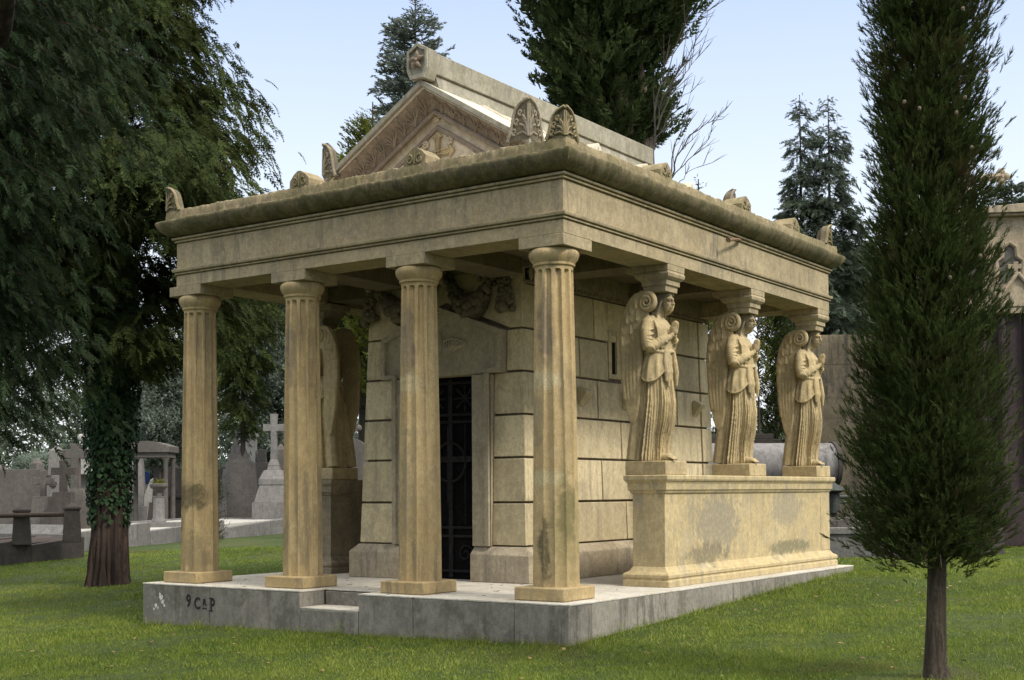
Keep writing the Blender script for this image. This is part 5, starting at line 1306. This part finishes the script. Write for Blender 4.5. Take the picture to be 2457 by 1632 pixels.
# ================================================================ graveyard behind
GR = {
 'granite': stone('pale_granite', (.23, .215, .20), (.175, .165, .155), grey=(.10, .095, .092), streak=.6, blot=.4, bump=.3, seed=31.),
 'grey': stone('weathered_grey_stone', (.135, .122, .108), (.098, .087, .077), grey=(.08, .073, .068), streak=.8, blot=.6, bump=.4, seed=33.),
 'dark': stone('dark_weathered_stone', (.085, .072, .062), (.058, .050, .044), grey=(.04, .036, .033), streak=.7, blot=.5, bump=.4, seed=35.),
 'barrel': stone('barrel_granite', (.24, .225, .22), (.185, .175, .17), grey=(.06, .056, .054), streak=.9, blot=.7, bump=.3, seed=32.),
 'white': stone('white_marble', (.40, .385, .355), (.32, .305, .28), grey=(.26, .25, .23), streak=.5, blot=.3, bump=.2, seed=37.),
 'concrete': stone('stained_concrete', (.32, .262, .165), (.225, .182, .118), grey=(.075, .066, .055), streak=1., blot=.9, bump=.4, seed=39., stains_and_shade=()),
 'curb': stone('curb_granite', (.20, .19, .18), (.15, .145, .135), grey=(.06, .058, .054), streak=.7, blot=.5, bump=.4, seed=41.),
 'gravel': plain('pale_gravel', (.36, .345, .31), .95, 0, .35, 40, .8),
 'purple': stone('dark_red_stone', (.060, .042, .042), (.042, .030, .032), grey=(.02, .018, .018), streak=.5, blot=.4, bump=.3, seed=43.),
 'gothic': stone('pale_carved_stone', (.40, .33, .23), (.31, .25, .17), grey=(.12, .102, .08), streak=.8, blot=.8, bump=.4, seed=45.),
 'iron': plain('grave_iron', (.045, .05, .045), .6, .3, .3, 20),
 'rail': plain('brown_rail', (.055, .038, .028), .8, 0, .3, 20),
 'blue': plain('blue_enamel', (.014, .03, .10), .6), 'soil': plain('grave_soil', (.045, .032, .024), 1., 0, .5, 25, .8)}
class Loc:
    """frame facing the camera at a point: u to the right, w away, z up"""
    def __init__(s, u, v, dep, yaw=0., ground=True, zb=None):
        q = at(u, v, dep); s.o = Vector((q.x, q.y, ground_z(q.x, q.y) if zb is None else zb)); s.sc = FPX/DPX/dep
        a = YAW+yaw; s.M = Matrix.Translation(s.o) @ Matrix.Rotation(a, 4, 'Z')
        s.dep = dep
    def z(s, v): return CAM.z+(1132.-v)/s.sc-s.o.z       # height of a picture row above the base
def put(name, mb, mat, L, parent=None, bevel=.01, smooth=30):
    mb.xf(L.M); return obj(name, mb, mat, parent, bevel=bevel, smooth=smooth, fix=True)
def frustum(mb, w0, d0, w1, d1, z0, z1, cx=0, cy=0):
    return mb.hexa([(cx-w0, cy-d0, z0), (cx+w0, cy-d0, z0), (cx+w0, cy+d0, z0), (cx-w0, cy+d0, z0)], [(cx-w1, cy-d1, z1), (cx+w1, cy-d1, z1), (cx+w1, cy+d1, z1), (cx-w1, cy+d1, z1)])
def cross_shape(mb, cx, z0, z1, arm, zc, t, d=.5, flare=1.3):
    """upright cross, flared ends"""
    y0, y1 = -t*d, t*d; f = t*flare
    pts = [(-t, z0), (t, z0), (t*.9, zc-t), (arm, zc-f), (arm, zc+f), (t*.9, zc+t), (f, z1), (-f, z1), (-t*.9, zc+t), (-arm, zc+f), (-arm, zc-f), (-t*.9, zc-t)]
    return mb.prism([(cx+x, y0, z) for x, z in pts], (0, y1-y0, 0))

# --- long low granite curbs on the lawn edge
def curb(name, label, pa, pb, da, db, depth, h, mat, topmat, sink=.3):
    a, b = at(*pa, da), at(*pb, db); a.z = ground_z(a.x, a.y); b.z = ground_z(b.x, b.y)
    t = (b-a); t.z = 0; t.normalize(); n = Vector((-t.y, t.x, 0)); n = n if n.dot(fwd) > 0 else -n
    th = .22; T = thing(name, label, 'curb', a)
    def bx(p, q, w0, w1, z0, z1, zl=None):
        mb = MB(); P = [p+n*w0, q+n*w0, q+n*w1, p+n*w1]
        lo = [Vector((v.x, v.y, min(a.z, b.z)-sink)) for v in P]; hi = [Vector((P[0].x, P[0].y, a.z+z1)), Vector((P[1].x, P[1].y, b.z+z1)), Vector((P[2].x, P[2].y, b.z+z1)), Vector((P[3].x, P[3].y, a.z+z1))]
        if t.cross(n).z < 0: lo, hi = lo[::-1], hi[::-1]
        return mb.hexa(lo, hi)
    L_ = (b-a).length; m = max(2, int(L_/2.6)); f = MB()
    for i in range(m):
        p, q = a.lerp(b, i/m)+t*.004, a.lerp(b, (i+1)/m)-t*.004; o = bx(p, q, 0, th, 0, h); f.merge(o)
    obj('curb_front', f, mat, T, bevel=.012, fix=True)
    obj('curb_back', bx(a, b, depth-th, depth, 0, h), mat, T, bevel=.012, fix=True)
    e = MB(); e.merge(bx(a, a+t*th, th+.002, depth-th-.002, 0, h)); obj('curb_end', e, mat, T, bevel=.012, fix=True)
    e = MB(); e.merge(bx(b-t*th, b, th+.002, depth-th-.002, 0, h)); obj('curb_end', e, mat, T, bevel=.012, fix=True)
    obj('gravel_bed', bx(a+t*(th+.004), b-t*(th+.004), th+.004, depth-th-.004, 0, h-.05), topmat, T, fix=True)
    return T
curb('grave_curb', 'long low grey granite curb with pale gravel behind the ivy-clad trunk', (150, 1268), (668, 1240), 33.5, 41, 4.2, .48, GR['curb'], GR['gravel'])
curb('grave_curb', 'dark weathered curb with posts and rail at the left edge', (-60, 1300), (195, 1280), 29.5, 31.5, 2.6, .50, GR['dark'], GR['soil'])
curb('grave_curb', 'pale stone ledge under the granite cross monument', (420, 1205), (690, 1196), 45, 45, 2.5, .36, GR['grey'], GR['gravel'])

# --- posts and rail at the left edge
rail_a = None
for u, lb in ((50, 'left of the two square stone posts carrying the brown rail'), (166, 'right of the two square stone posts carrying the brown rail')):
    L = Loc(u, 1280, 30.4, .3); L.o.z += .46; L.M = Matrix.Translation(L.o) @ Matrix.Rotation(YAW+.3, 4, 'Z'); mb = MB()
    frustum(mb, .21, .21, .17, .17, -.02, .74); frustum(mb, .20, .20, .20, .20, .742, .80); frustum(mb, .17, .17, .02, .02, .802, .90)
    tag(put('stone_post', mb, GR['dark'], L, bevel=.012), lb, 'post', 'posts of the railed grave')
a = at(-40, 1190, 30.1); b = at(150, 1186, 30.3)
tag(obj('iron_rail', MB().tube([a, a.lerp(b, .5), b], .055, 8), GR['rail']), 'horizontal brown iron rail running between the two dark stone posts', 'rail')

# --- tombs, left to right
L = Loc(50, 1200, 41); mb = MB(); mb.box(-.72, .72, -.12, .12, -.2, L.z(1072)); 
tag(put('concrete_slab', mb, GR['grey'], L), 'plain grey concrete slab standing upright at the far left', 'gravestone')
L = Loc(100, 1200, 37); mb = MB(); frustum(mb, .42, .22, .26, .16, -.2, L.z(1135)); cross_shape(mb, 0, L.z(1136), L.z(1075), .30, L.z(1100), .085)
tag(put('gravestone', mb, GR['grey'], L), 'small stone cross on a wide grey foot left of the big block cross', 'gravestone')
L = Loc(174, 1200, 38); mb = MB(); frustum(mb, .56, .32, .44, .26, -.2, L.z(1140)); frustum(mb, .36, .22, .28, .18, L.z(1140)+.002, L.z(1118)); cross_shape(mb, 0, L.z(1118)-.01, L.z(1014), .36, L.z(1038), .13, .8, 1.1)
tag(put('gravestone', mb, GR['grey'], L, bevel=.015), 'big grey stone cross on a heavy tapered block left of the ivy-clad trunk', 'gravestone')
L = Loc(146, 1200, 36.5); mb = MB(); frustum(mb, .34, .2, .26, .16, -.2, L.z(1125)); cross_shape(mb, 0, L.z(1126), L.z(1052), .33, L.z(1077), .10, .8, 1.05)
tag(put('gravestone', mb, GR['dark'], L), 'dark brown stone cross in front of the big grey cross', 'gravestone')
L = Loc(130, 1200, 47); mb = MB(); frustum(mb, .42, .3, .36, .28, -.2, L.z(1110)); frustum(mb, .28, .2, .22, .16, L.z(1110)+.002, L.z(1030)); frustum(mb, .22, .16, .02, .02, L.z(1030)+.001, L.z(1018))
tag(put('obelisk', mb, GR['granite'], L), 'pale blunt obelisk behind the dark brown cross', 'monument')
L = Loc(206, 1200, 44); T = thing('shrine_tomb', 'white gothic shrine with a round-ended cross just left of the ivy-clad trunk', 'monument', L.o); mb = MB()
frustum(mb, .58, .35, .58, .35, -.2, L.z(1150)); 
for x in (-.48, .40): mb.box(x, x+.1, -.3, .3, L.z(1150), L.z(1085))
mb.box(-.37, .37, .1, .3, L.z(1150)+.002, L.z(1085)); mb.prism([(-.66, -.34, L.z(1085)+.002), (.66, -.34, L.z(1085)+.002), (.12, -.34, L.z(1040)), (-.12, -.34, L.z(1040))], (0, .68, 0)); put('shrine_body', mb, GR['white'], L, T)
mb = MB(); cross_shape(mb, 0, L.z(1041), L.z(985), .30, L.z(1000), .07, .9, 1.); 
for x, z in ((-.30, L.z(1000)), (.30, L.z(1000)), (0, L.z(985))): mb.blob((x, 0, z), (.13, .08, .13), 10, 8)
put('cross', mb, GR['white'], L, T)
# little canopy on columns
L = Loc(347, 1200, 43); T = thing('stone_canopy', 'little stone canopy with a curved roof slab on four columns left of the first column', 'monument', L.o)
mb = MB(); n = 12; hw = .78
arc = [(-hw+2*hw*i/n, L.z(1022)+.17*math.sin(math.pi*i/n)) for i in range(n+1)]; mb.prism([(-hw, -.6, L.z(1036))]+[(x, -.6, z) for x, z in arc]+[(hw, -.6, L.z(1036))], (0, 1.2, 0)); mb.box(-hw+.08, hw-.08, -.52, .52, L.z(1048), L.z(1036)-.002); put('canopy_roof', mb, GR['grey'], L, T)
for x in (-.62, .62):
    for y in (-.45, .45):
        mb = MB().lathe([(.10, L.z(1200)), (.085, L.z(1195)), (.075, L.z(1060)), (.13, L.z(1049))], x, y, 12); put('canopy_column', mb, GR['grey'], L, T)
mb = MB(); mb.box(-.85, .85, -.7, .7, -.2, L.z(1200)-.002); put('canopy_base', mb, GR['grey'], L, T)
mb = MB(); frustum(mb, .28, .22, .22, .18, L.z(1200), L.z(1150), .22); frustum(mb, .14, .12, .09, .08, L.z(1150)+.002, L.z(1070), .22); tag(put('obelisk', mb, GR['dark'], L), 'small dark obelisk standing inside the little stone canopy', 'monument')
L = Loc(333, 1200, 45.5); mb = MB(); mb.box(-.18, .18, -.03, .03, L.z(1108), L.z(1080)); mb.box(-.04, .04, -.02, .02, -.1, L.z(1108)); tag(put('enamel_sign', mb, GR['blue'], L), 'bright blue enamel panel seen through the stone canopy', 'sign')
L = Loc(345, 1200, 44.9); mb = MB(); mb.prism([(-.2, 0, .02), (.18, 0, .02), (.2, 0, L.z(1092)), (.02, 0, L.z(1098)), (-.2, 0, L.z(1135))], (0, .04, 0)); tag(put('white_plaque', mb, GR['white'], L), 'broken white plaque leaning before the blue panel', 'plaque')
# urn on a drum
L = Loc(366, 1230, 38); T = thing('stone_urn', 'wide stone urn with plants on a round drum beside the first column', 'urn', L.o)
mb = MB(); mb.box(-.42, .62, -.4, .4, -.2, L.z(1196)); put('urn_base', mb, GR['granite'], L, T)
mb = MB().lathe([(.22, L.z(1196)+.002), (.20, L.z(1190)), (.17, L.z(1186)), (.16, L.z(1140)), (.19, L.z(1136))], 0, 0, 20); put('drum', mb, GR['granite'], L, T)
mb = MB().lathe([(.09, L.z(1136)), (.08, L.z(1128)), (.16, L.z(1122)), (.26, L.z(1114)), (.265, L.z(1108)), (.23, L.z(1107))], 0, 0, 24); put('bowl', mb, GR['grey'], L, T)
rng = RG(40); fr = [frond_tuft(rng, 14, .9, .09)]; P_ = [tuple(L.o+Vector((rng.uniform(-.18, .18), rng.uniform(-.18, .18), L.z(1108)))) for _ in range(26)]
T_, V_ = scatter(fr, P_, rng.normal(0, .6, (26, 3))+np.array([0, 0, 1]), rng.uniform(.10, .2, 26), rng.uniform(0, 1, 26), rng); tag(obj('potted_plant', soup('potted_plant', T_, V_), FOL['lime']), 'yellow-green plant growing out of the wide stone urn', 'plant')
for u, v, y1, w_, dep, m_, lb in ((415, 1190, 1140, 1.1, 48, 'dark', 'low dark tomb wall behind the stone urn'), (300, 1200, 1150, .7, 46, 'dark', 'low dark tomb block just right of the ivy-clad trunk'), (690, 1190, 1120, 1.2, 54, 'grey', 'grey tomb wall behind the second column')):
    L = Loc(u, v, dep); mb = MB(); frustum(mb, w_, .4, w_, .4, -.2, L.z(y1)); frustum(mb, w_+.08, .46, w_+.08, .46, L.z(y1)+.002, L.z(y1)+.12); tag(put('tomb_wall', mb, GR[m_], L), lb, 'tomb')
# stepped obelisk, dark stele, pale post
L = Loc(545, 1195, 47); mb = MB(); z0 = -.2
for w_, y in ((.62, 1115), (.52, 1098), (.43, 1075), (.34, 1060), (.26, 1040), (.18, 1020)): z1 = L.z(y); frustum(mb, w_, w_, w_*.92, w_*.92, z0, z1); z0 = z1+.002
frustum(mb, .11, .11, .05, .05, z0, L.z(985)); tag(put('obelisk', mb, GR['granite'], L), 'pale stepped obelisk behind the dark tapered stele', 'monument')
L = Loc(560, 1195, 44); mb = MB(); frustum(mb, .50, .2, .50, .2, -.1, L.z(1135)); frustum(mb, .48, .18, .40, .16, L.z(1135)+.002, L.z(1062)); frustum(mb, .40, .16, .20, .14, L.z(1062)+.001, L.z(1048)); frustum(mb, .20, .12, .03, .03, L.z(1048)+.001, L.z(1015)); tag(put('stele', mb, GR['grey'], L), 'streaked dark grey stele tapering to a point between the first two columns', 'gravestone')
L = Loc(579, 1195, 50); mb = MB(); mb.box(-.2, .2, -.2, .2, -.2, L.z(1003)); mb.prism([(-.24, -.24, L.z(1003)+.002), (.24, -.24, L.z(1003)+.002), (.24, -.24, L.z(992)), (-.24, -.24, L.z(998))], (0, .48, 0)); tag(put('pale_post', mb, GR['white'], L), 'tall pale square post right behind the dark stele', 'post')
# granite cross monument
L = Loc(632, 1190, 42); T = thing('cross_monument', 'pale granite cross on a flared stepped base left of the second column', 'monument', L.o); mb = MB()
z0 = -.2
for w0, w1, y in ((.60, .60, 1152), (.55, .40, 1112), (.42, .42, 1100), (.42, .28, 1078), (.20, .16, 1068), (.17, .10, 1052)): z1 = L.z(y); frustum(mb, w0, w0, w1, w1, z0, z1); z0 = z1+.002
put('monument_base', mb, GR['granite'], L, T); mb = MB(); cross_shape(mb, 0, z0, L.z(948), .34, L.z(980), .105, .9, 1.15); put('cross', mb, GR['granite'], L, T)
L = Loc(604, 1190, 50); mb = MB(); z0 = -.2
for w_, y in ((.5, 1110), (.42, 1095), (.34, 1078), (.26, 1060), (.16, 1030)): z1 = L.z(y); frustum(mb, w_, w_, w_*.9, w_*.9, z0, z1); z0 = z1+.002
tag(put('obelisk', mb, GR['grey'], L), 'grey stepped obelisk just left of the granite cross', 'monument')
# round-headed stone with cross, right of second column
L = Loc(805, 1130, 36, zb=None); mb = MB(); w_ = .56; n = 12
pts = [(-w_, -.2)]+[(-w_, L.z(1040))]+[(w_*.98*math.cos(math.pi*(1-i/n)), L.z(1040)+.42*math.sin(math.pi*i/n)) for i in range(n+1)]+[(w_, L.z(1040)), (w_, -.2)]
T = thing('gravestone', 'round-headed grey gravestone topped by a cross, seen past the left pedestal', 'gravestone', L.o)
mb.prism([(x, -.15, z) for x, z in pts], (0, .3, 0)); put('headstone', mb, GR['grey'], L, T)
mb = MB(); zt = L.z(1040)+.40; cross_shape(mb, 0, zt, L.z(955), .26, L.z(982), .07, .9, 1.2)
for x, z in ((-.26, L.z(982)), (.26, L.z(982)), (0, L.z(955))): mb.blob((x, 0, z), (.10, .07, .10), 10, 8)
put('cross', mb, GR['grey'], L, T)

# --- small crosses and headstones crowding the far rows
rn = random.Random(17); KN = {}
def far_stone(kd):
    mb = MB()
    if kd == 0: frustum(mb, .30, .2, .24, .16, -.2, .55); cross_shape(mb, 0, .551, 1.65, .32, 1.25, .085, .8, 1.15)
    elif kd == 1:
        mb.prism([(-.34, -.1, -.2), (.34, -.1, -.2), (.34, -.1, .95)]+[(.34*math.cos(math.pi*i/8), -.1, .95+.30*math.sin(math.pi*i/8)) for i in range(1, 8)]+[(-.34, -.1, .95)], (0, .2, 0)); mb.box(-.42, .42, -.2, .2, -.2, .12)
    elif kd == 2: frustum(mb, .40, .4, .36, .36, -.2, .7); frustum(mb, .28, .28, .16, .16, .702, 2.2); frustum(mb, .16, .16, .02, .02, 2.201, 2.4)
    else: mb.box(-.5, .5, -.3, .3, -.2, .8); frustum(mb, .56, .36, .5, .3, .802, .95); cross_shape(mb, 0, .951, 1.7, .26, 1.42, .07, .8, 1.1)
    return mb
FS = [('grave_cross', 'small weathered cross on a foot, far back among the graves', 'cross', 'distant grave crosses'), ('headstone', 'small round-topped headstone, far back among the graves', 'gravestone', 'distant headstones'),
      ('obelisk', 'small plain obelisk, far back among the graves', 'monument', 'distant obelisks'), ('tomb_chest', 'squat chest tomb with a little cross, far back among the graves', 'tomb', 'distant chest tombs')]
for i in range(30):
    u = (12, 30, 62, 84, 112, 138, 158, 190, 296, 312, 330, 352, 385, 402, 515, 530, 552, 590, 612, 648, 705, 795, 822, 5, 72, 125, 180, 322, 372, 600)[i]; dep = 45+rn.uniform(0, 13); kd = (0, 1, 0, 2, 3, 0, 1, 0, 3, 2)[i % 10]
    q = at(u, 1180, dep); loc = (q.x, q.y, ground_z(q.x, q.y)); m_ = ('grey', 'dark', 'granite', 'grey')[rn.randrange(4)]
    if (kd, m_) not in KN: o = obj(FS[kd][0], far_stone(kd), GR[m_], None, bevel=.012, fix=True); KN[(kd, m_)] = o
    else: o = KN[(kd, m_)].copy(); COL.objects.link(o)
    tag(o, FS[kd][1], FS[kd][2], FS[kd][3]); o.location = loc; o.rotation_euler.z = YAW+rn.uniform(-.5, .5); k_ = rn.uniform(.85, 1.35); o.scale = (k_, k_, k_)
for u, v, w_, dep, lb in ((95, 1040, 70, 62, 'pale bush behind the concrete slab at the far left'), (330, 1045, 45, 60, 'pale bush behind the little stone canopy'), (520, 1060, 40, 60, 'pale bush behind the stepped obelisk'), (690, 1050, 60, 64, 'pale bush behind the second column'), (822, 985, 30, 58, 'pale bush right behind the round-headed gravestone')):
    simple_conifer('bush', lb, u, v, dep, [(v, w_*.3), (v+20, w_*.8), (v+60, w_), (v+110, w_*.9), (1165, w_*.7)], 'pale', 50+u, 90, 24, (.3, .55), .3, .2, 0, .2, 'clump', .3, .08, cat='bush')

# --- right side: barrel tomb, concrete wall, slabs, railing, gothic tomb
L = Loc(1768, 1100, 27.5, .12); r_ = .47; Lh = 1.40; T = thing('barrel_tomb', 'grey barrel-shaped stone tomb lying behind the angels', 'tomb', L.o); zc = L.z(1024)-r_*.98
mb = MB(); mb.loft([[(x, r_*math.cos(6.283*j/40), zc+r_*math.sin(6.283*j/40)) for j in range(40)] for x in (-Lh, -.35, -.345, .55, .555, Lh)]); put('barrel', mb, GR['barrel'], L, T, bevel=0)
mb = MB(); R_ = r_*1.07; mb.loft([[(Lh+.002+a_, R_*k_*math.cos(6.283*j/40), zc+R_*k_*math.sin(6.283*j/40)) for j in range(40)] for a_, k_ in ((0, 1), (.09, 1), (.09, .86), (.05, .84), (.05, .1))]); 
for j in range(8): t_a = j*math.pi/4; mb.tube([(Lh+.09, .1*math.cos(t_a), zc+.1*math.sin(t_a)), (Lh+.10, r_*.6*math.cos(t_a+.3), zc+r_*.6*math.sin(t_a+.3)), (Lh+.09, r_*.8*math.cos(t_a-.1), zc+r_*.8*math.sin(t_a-.1))], [.05, .06, .03], 6)
put('end_disc', mb, GR['dark'], L, T, bevel=0)
for x in (-1.0, 1.0): mb = MB(); mb.box(x-.2, x+.2, -.5, .5, -.2, zc-r_*.80); put('cradle_block', mb, GR['grey'], L, T)
L = Loc(1690, 1100, 33); mb = MB(); z0 = -.2
for w_, y in ((1.3, 1036), (1.2, 1026), (1.1, 1016), (.9, 1004)): z1 = L.z(y); frustum(mb, w_, .7, w_, .7, z0, z1); z0 = z1+.002
tag(put('stepped_tomb', mb, GR['dark'], L), 'dark stepped tomb top showing above the barrel tomb', 'tomb')
L = Loc(1836, 1100, 33); mb = MB(); frustum(mb, .22, .14, .18, .12, -.2, L.z(1012)); frustum(mb, .18, .12, .06, .06, L.z(1012)+.002, L.z(1002)); tag(put('pale_post', mb, GR['white'], L), 'short pale stone post behind the barrel tomb', 'post')
L = Loc(2050, 1140, 30.5, -.05); mb = MB(); zt = L.z(776)
for x0, x1 in ((-1.85, -.62), (-.615, .75), (.755, 2.3)):
    for v0, v1 in ((1260, 968), (967.6, 845), (844.6, 776)): mb.box(x0, x1, -.3, .3, (L.z(v0) if v0 < 1200 else -.3), L.z(v1))
tag(put('concrete_wall', mb, GR['concrete'], L, bevel=.006), 'tall stained concrete tomb wall behind the farthest angel', 'wall')
L = Loc(2010, 1286, 24.2, -.10); T = thing('grave_plot', 'raised grey grave plot with a pale edge slab beyond the platform end', 'grave', L.o); mb = MB()
for x0, x1 in ((-1.2, -.02), (-.01, .35), (.355, .9)): mb.box(x0, x1, -.10, .12, -.3, L.z(1234))
put('front_wall', mb, GR['curb'], L, T); mb = MB(); mb.box(-1.22, .46, -.14, .2, L.z(1234)+.002, L.z(1219)); put('edge_slab', mb, GR['granite'], L, T)
mb = MB(); mb.box(.91, 2.4, .02, .3, -.3, L.z(1222)); put('side_wall', mb, GR['dark'], L, T)
mb = MB(); mb.box(-1.2, 2.3, .31, 2.6, -.3, L.z(1228)); put('soil_bed', mb, GR['soil'], L, T)
mb = MB(); rn = random.Random(3)
for i in range(9):
    x, y = rn.uniform(-1, 1.6), rn.uniform(.5, 2.3); s = rn.uniform(.12, .4); frustum(mb, s, .16, s*.9, .14, L.z(1226), L.z(1226)+rn.uniform(.08, .3), x, y)
put('rubble', mb, GR['grey'], L, T)
a = at(1895, 1146, 26.8); b = at(2150, 1144, 27.2); mb = MB(); mb.tube([a, b], .045, 8); a2 = a+Vector((0, 0, -.11)); b2_ = b+Vector((0, 0, -.11)); mb.tube([a2, b2_], .03, 8)
for f in (.30, .95): q = a.lerp(b, f); mb.tube([q, Vector((q.x, q.y, ground_z(q.x, q.y)-.1))], .05, 8)
tag(obj('iron_railing', mb, GR['iron']), 'dark iron double rail in front of the concrete wall', 'railing')
L = Loc(1922, 1140, 26.2); mb = MB().lathe([(.12, L.z(1150)-.3), (.12, L.z(1142)), (.10, L.z(1140)), (.26, L.z(1133)), (.20, L.z(1126)), (.07, L.z(1119)), (.03, L.z(1115))], 0, 0, 16); mb.lathe([(.07, -.1), (.06, L.z(1150)-.3)], 0, 0, 10)
tag(put('grave_lantern', mb, GR['iron'], L, bevel=0), 'dark iron grave lantern with a conical lid next to the pedestal end', 'lantern')
# gothic tomb at the right edge
L = Loc(2350, 1200, 27, -.12); T = thing('gothic_tomb', 'pale gothic tomb with arched niches over dark red stone at the right edge', 'tomb', L.o)
W0, W1 = -1.35, 2.2; mb = MB(); mb.box(W0+.06, W1, 0, 2, -.3, L.z(728))
for v in (1070, 985, 900, 815): mb.box(W0+.04, W1, -.03, .1, L.z(v)-.012, L.z(v)+.02) if False else None
for x in (-1.1, -.70, -.30, .22, .8): mb.tube([(x, -.04, .3), (x, -.04, L.z(735))], .085, 10)
mb.box(W0, W1, -.14, .2, -.28, L.z(1140)); put('dark_base', mb, GR['purple'], L, T)
mb = MB(); mb.box(W0, W1, .02, 2, L.z(728)+.002, L.z(500)); mb.box(W0-.06, W1, -.16, 2.1, L.z(728)+.003, L.z(716)); mb.box(W0-.08, W1, -.14, 2.1, L.z(500)+.002, L.z(494)); mb.prism([(W0-.14, -.2, L.z(494)+.002), (W1, -.2, L.z(494)+.002), (W1, -.2, L.z(486)), (.6, -.2, L.z(470)), (W0-.1, -.2, L.z(486))], (0, 2.3, 0))
put('upper_wall', mb, GR['gothic'], L, T)
def niche(cx, vb, vt, hw):
    fm = MB(); zb, zt = L.z(vb), L.z(vt); sp = zt-hw*2.1
    pts = [(cx-hw, -.005, zb), (cx-hw, -.005, sp), (cx-hw*1.05, -.005, sp+hw*.6), (cx-hw*.6, -.005, sp+hw*.95), (cx-hw*.55, -.005, zt-hw*.4), (cx, -.005, zt), (cx+hw*.55, -.005, zt-hw*.4), (cx+hw*.6, -.005, sp+hw*.95), (cx+hw*1.05, -.005, sp+hw*.6), (cx+hw, -.005, sp), (cx+hw, -.005, zb)]
    fm.tube(pts, .055, 7); put('niche_frame', fm, GR['gothic'], L, T, bevel=0)
    im = MB(); im.prism([(x, .012, z) for x, _, z in pts], (0, .012, 0)); put('niche_back', im, GR['grey'], L, T, bevel=0)
niche(-.10, 655, 560, .26); niche(.75, 655, 560, .26); niche(-.85, 655, 560, .26)
mb = MB(); zg = L.z(716)
for cx in (.02,):
    mb.prism([(cx-.34, -.14, zg), (cx+.34, -.14, zg), (cx+.34, -.14, L.z(690)), (cx, -.14, L.z(640)), (cx-.34, -.14, L.z(690))], (0, .16, 0))
    for s_ in (-1, 1): mb.tube([(cx+s_*.38, -.17, L.z(692)), (cx, -.17, L.z(634))], .045, 6)
    cross_shape(mb, cx, L.z(636), L.z(606), .16, L.z(617), .045, 1., 1.2)
    mb.prism([(cx-.17, -.165, L.z(712)), (cx+.17, -.165, L.z(712)), (cx+.17, -.165, L.z(678)), (cx, -.165, L.z(664)), (cx-.17, -.165, L.z(678))], (0, .02, 0))
put('gabled_niche', mb, GR['gothic'], L, T)
mb = MB(); xc = -.85; zc_ = L.z(397); mb.tube([(xc, .5, L.z(486)), (xc, .5, L.z(360))], .11, 8); mb.tube([(xc-.62, .5, zc_-.04), (xc+.72, .5, zc_+.04)], .085, 8)
for s_ in (-1, 1):
    for dx, dz in ((.0, .10), (.0, -.10), (.10, 0), (0, 0)): mb.blob((xc+s_*(.69+dx)+.05, .5, zc_+dz+s_*.04), (.085, .08, .085), 8, 6)
mb.box(xc-.2, xc+.4, .3, .7, L.z(500), L.z(470)); put('roof_cross', mb, GR['gothic'], L, T, bevel=0)
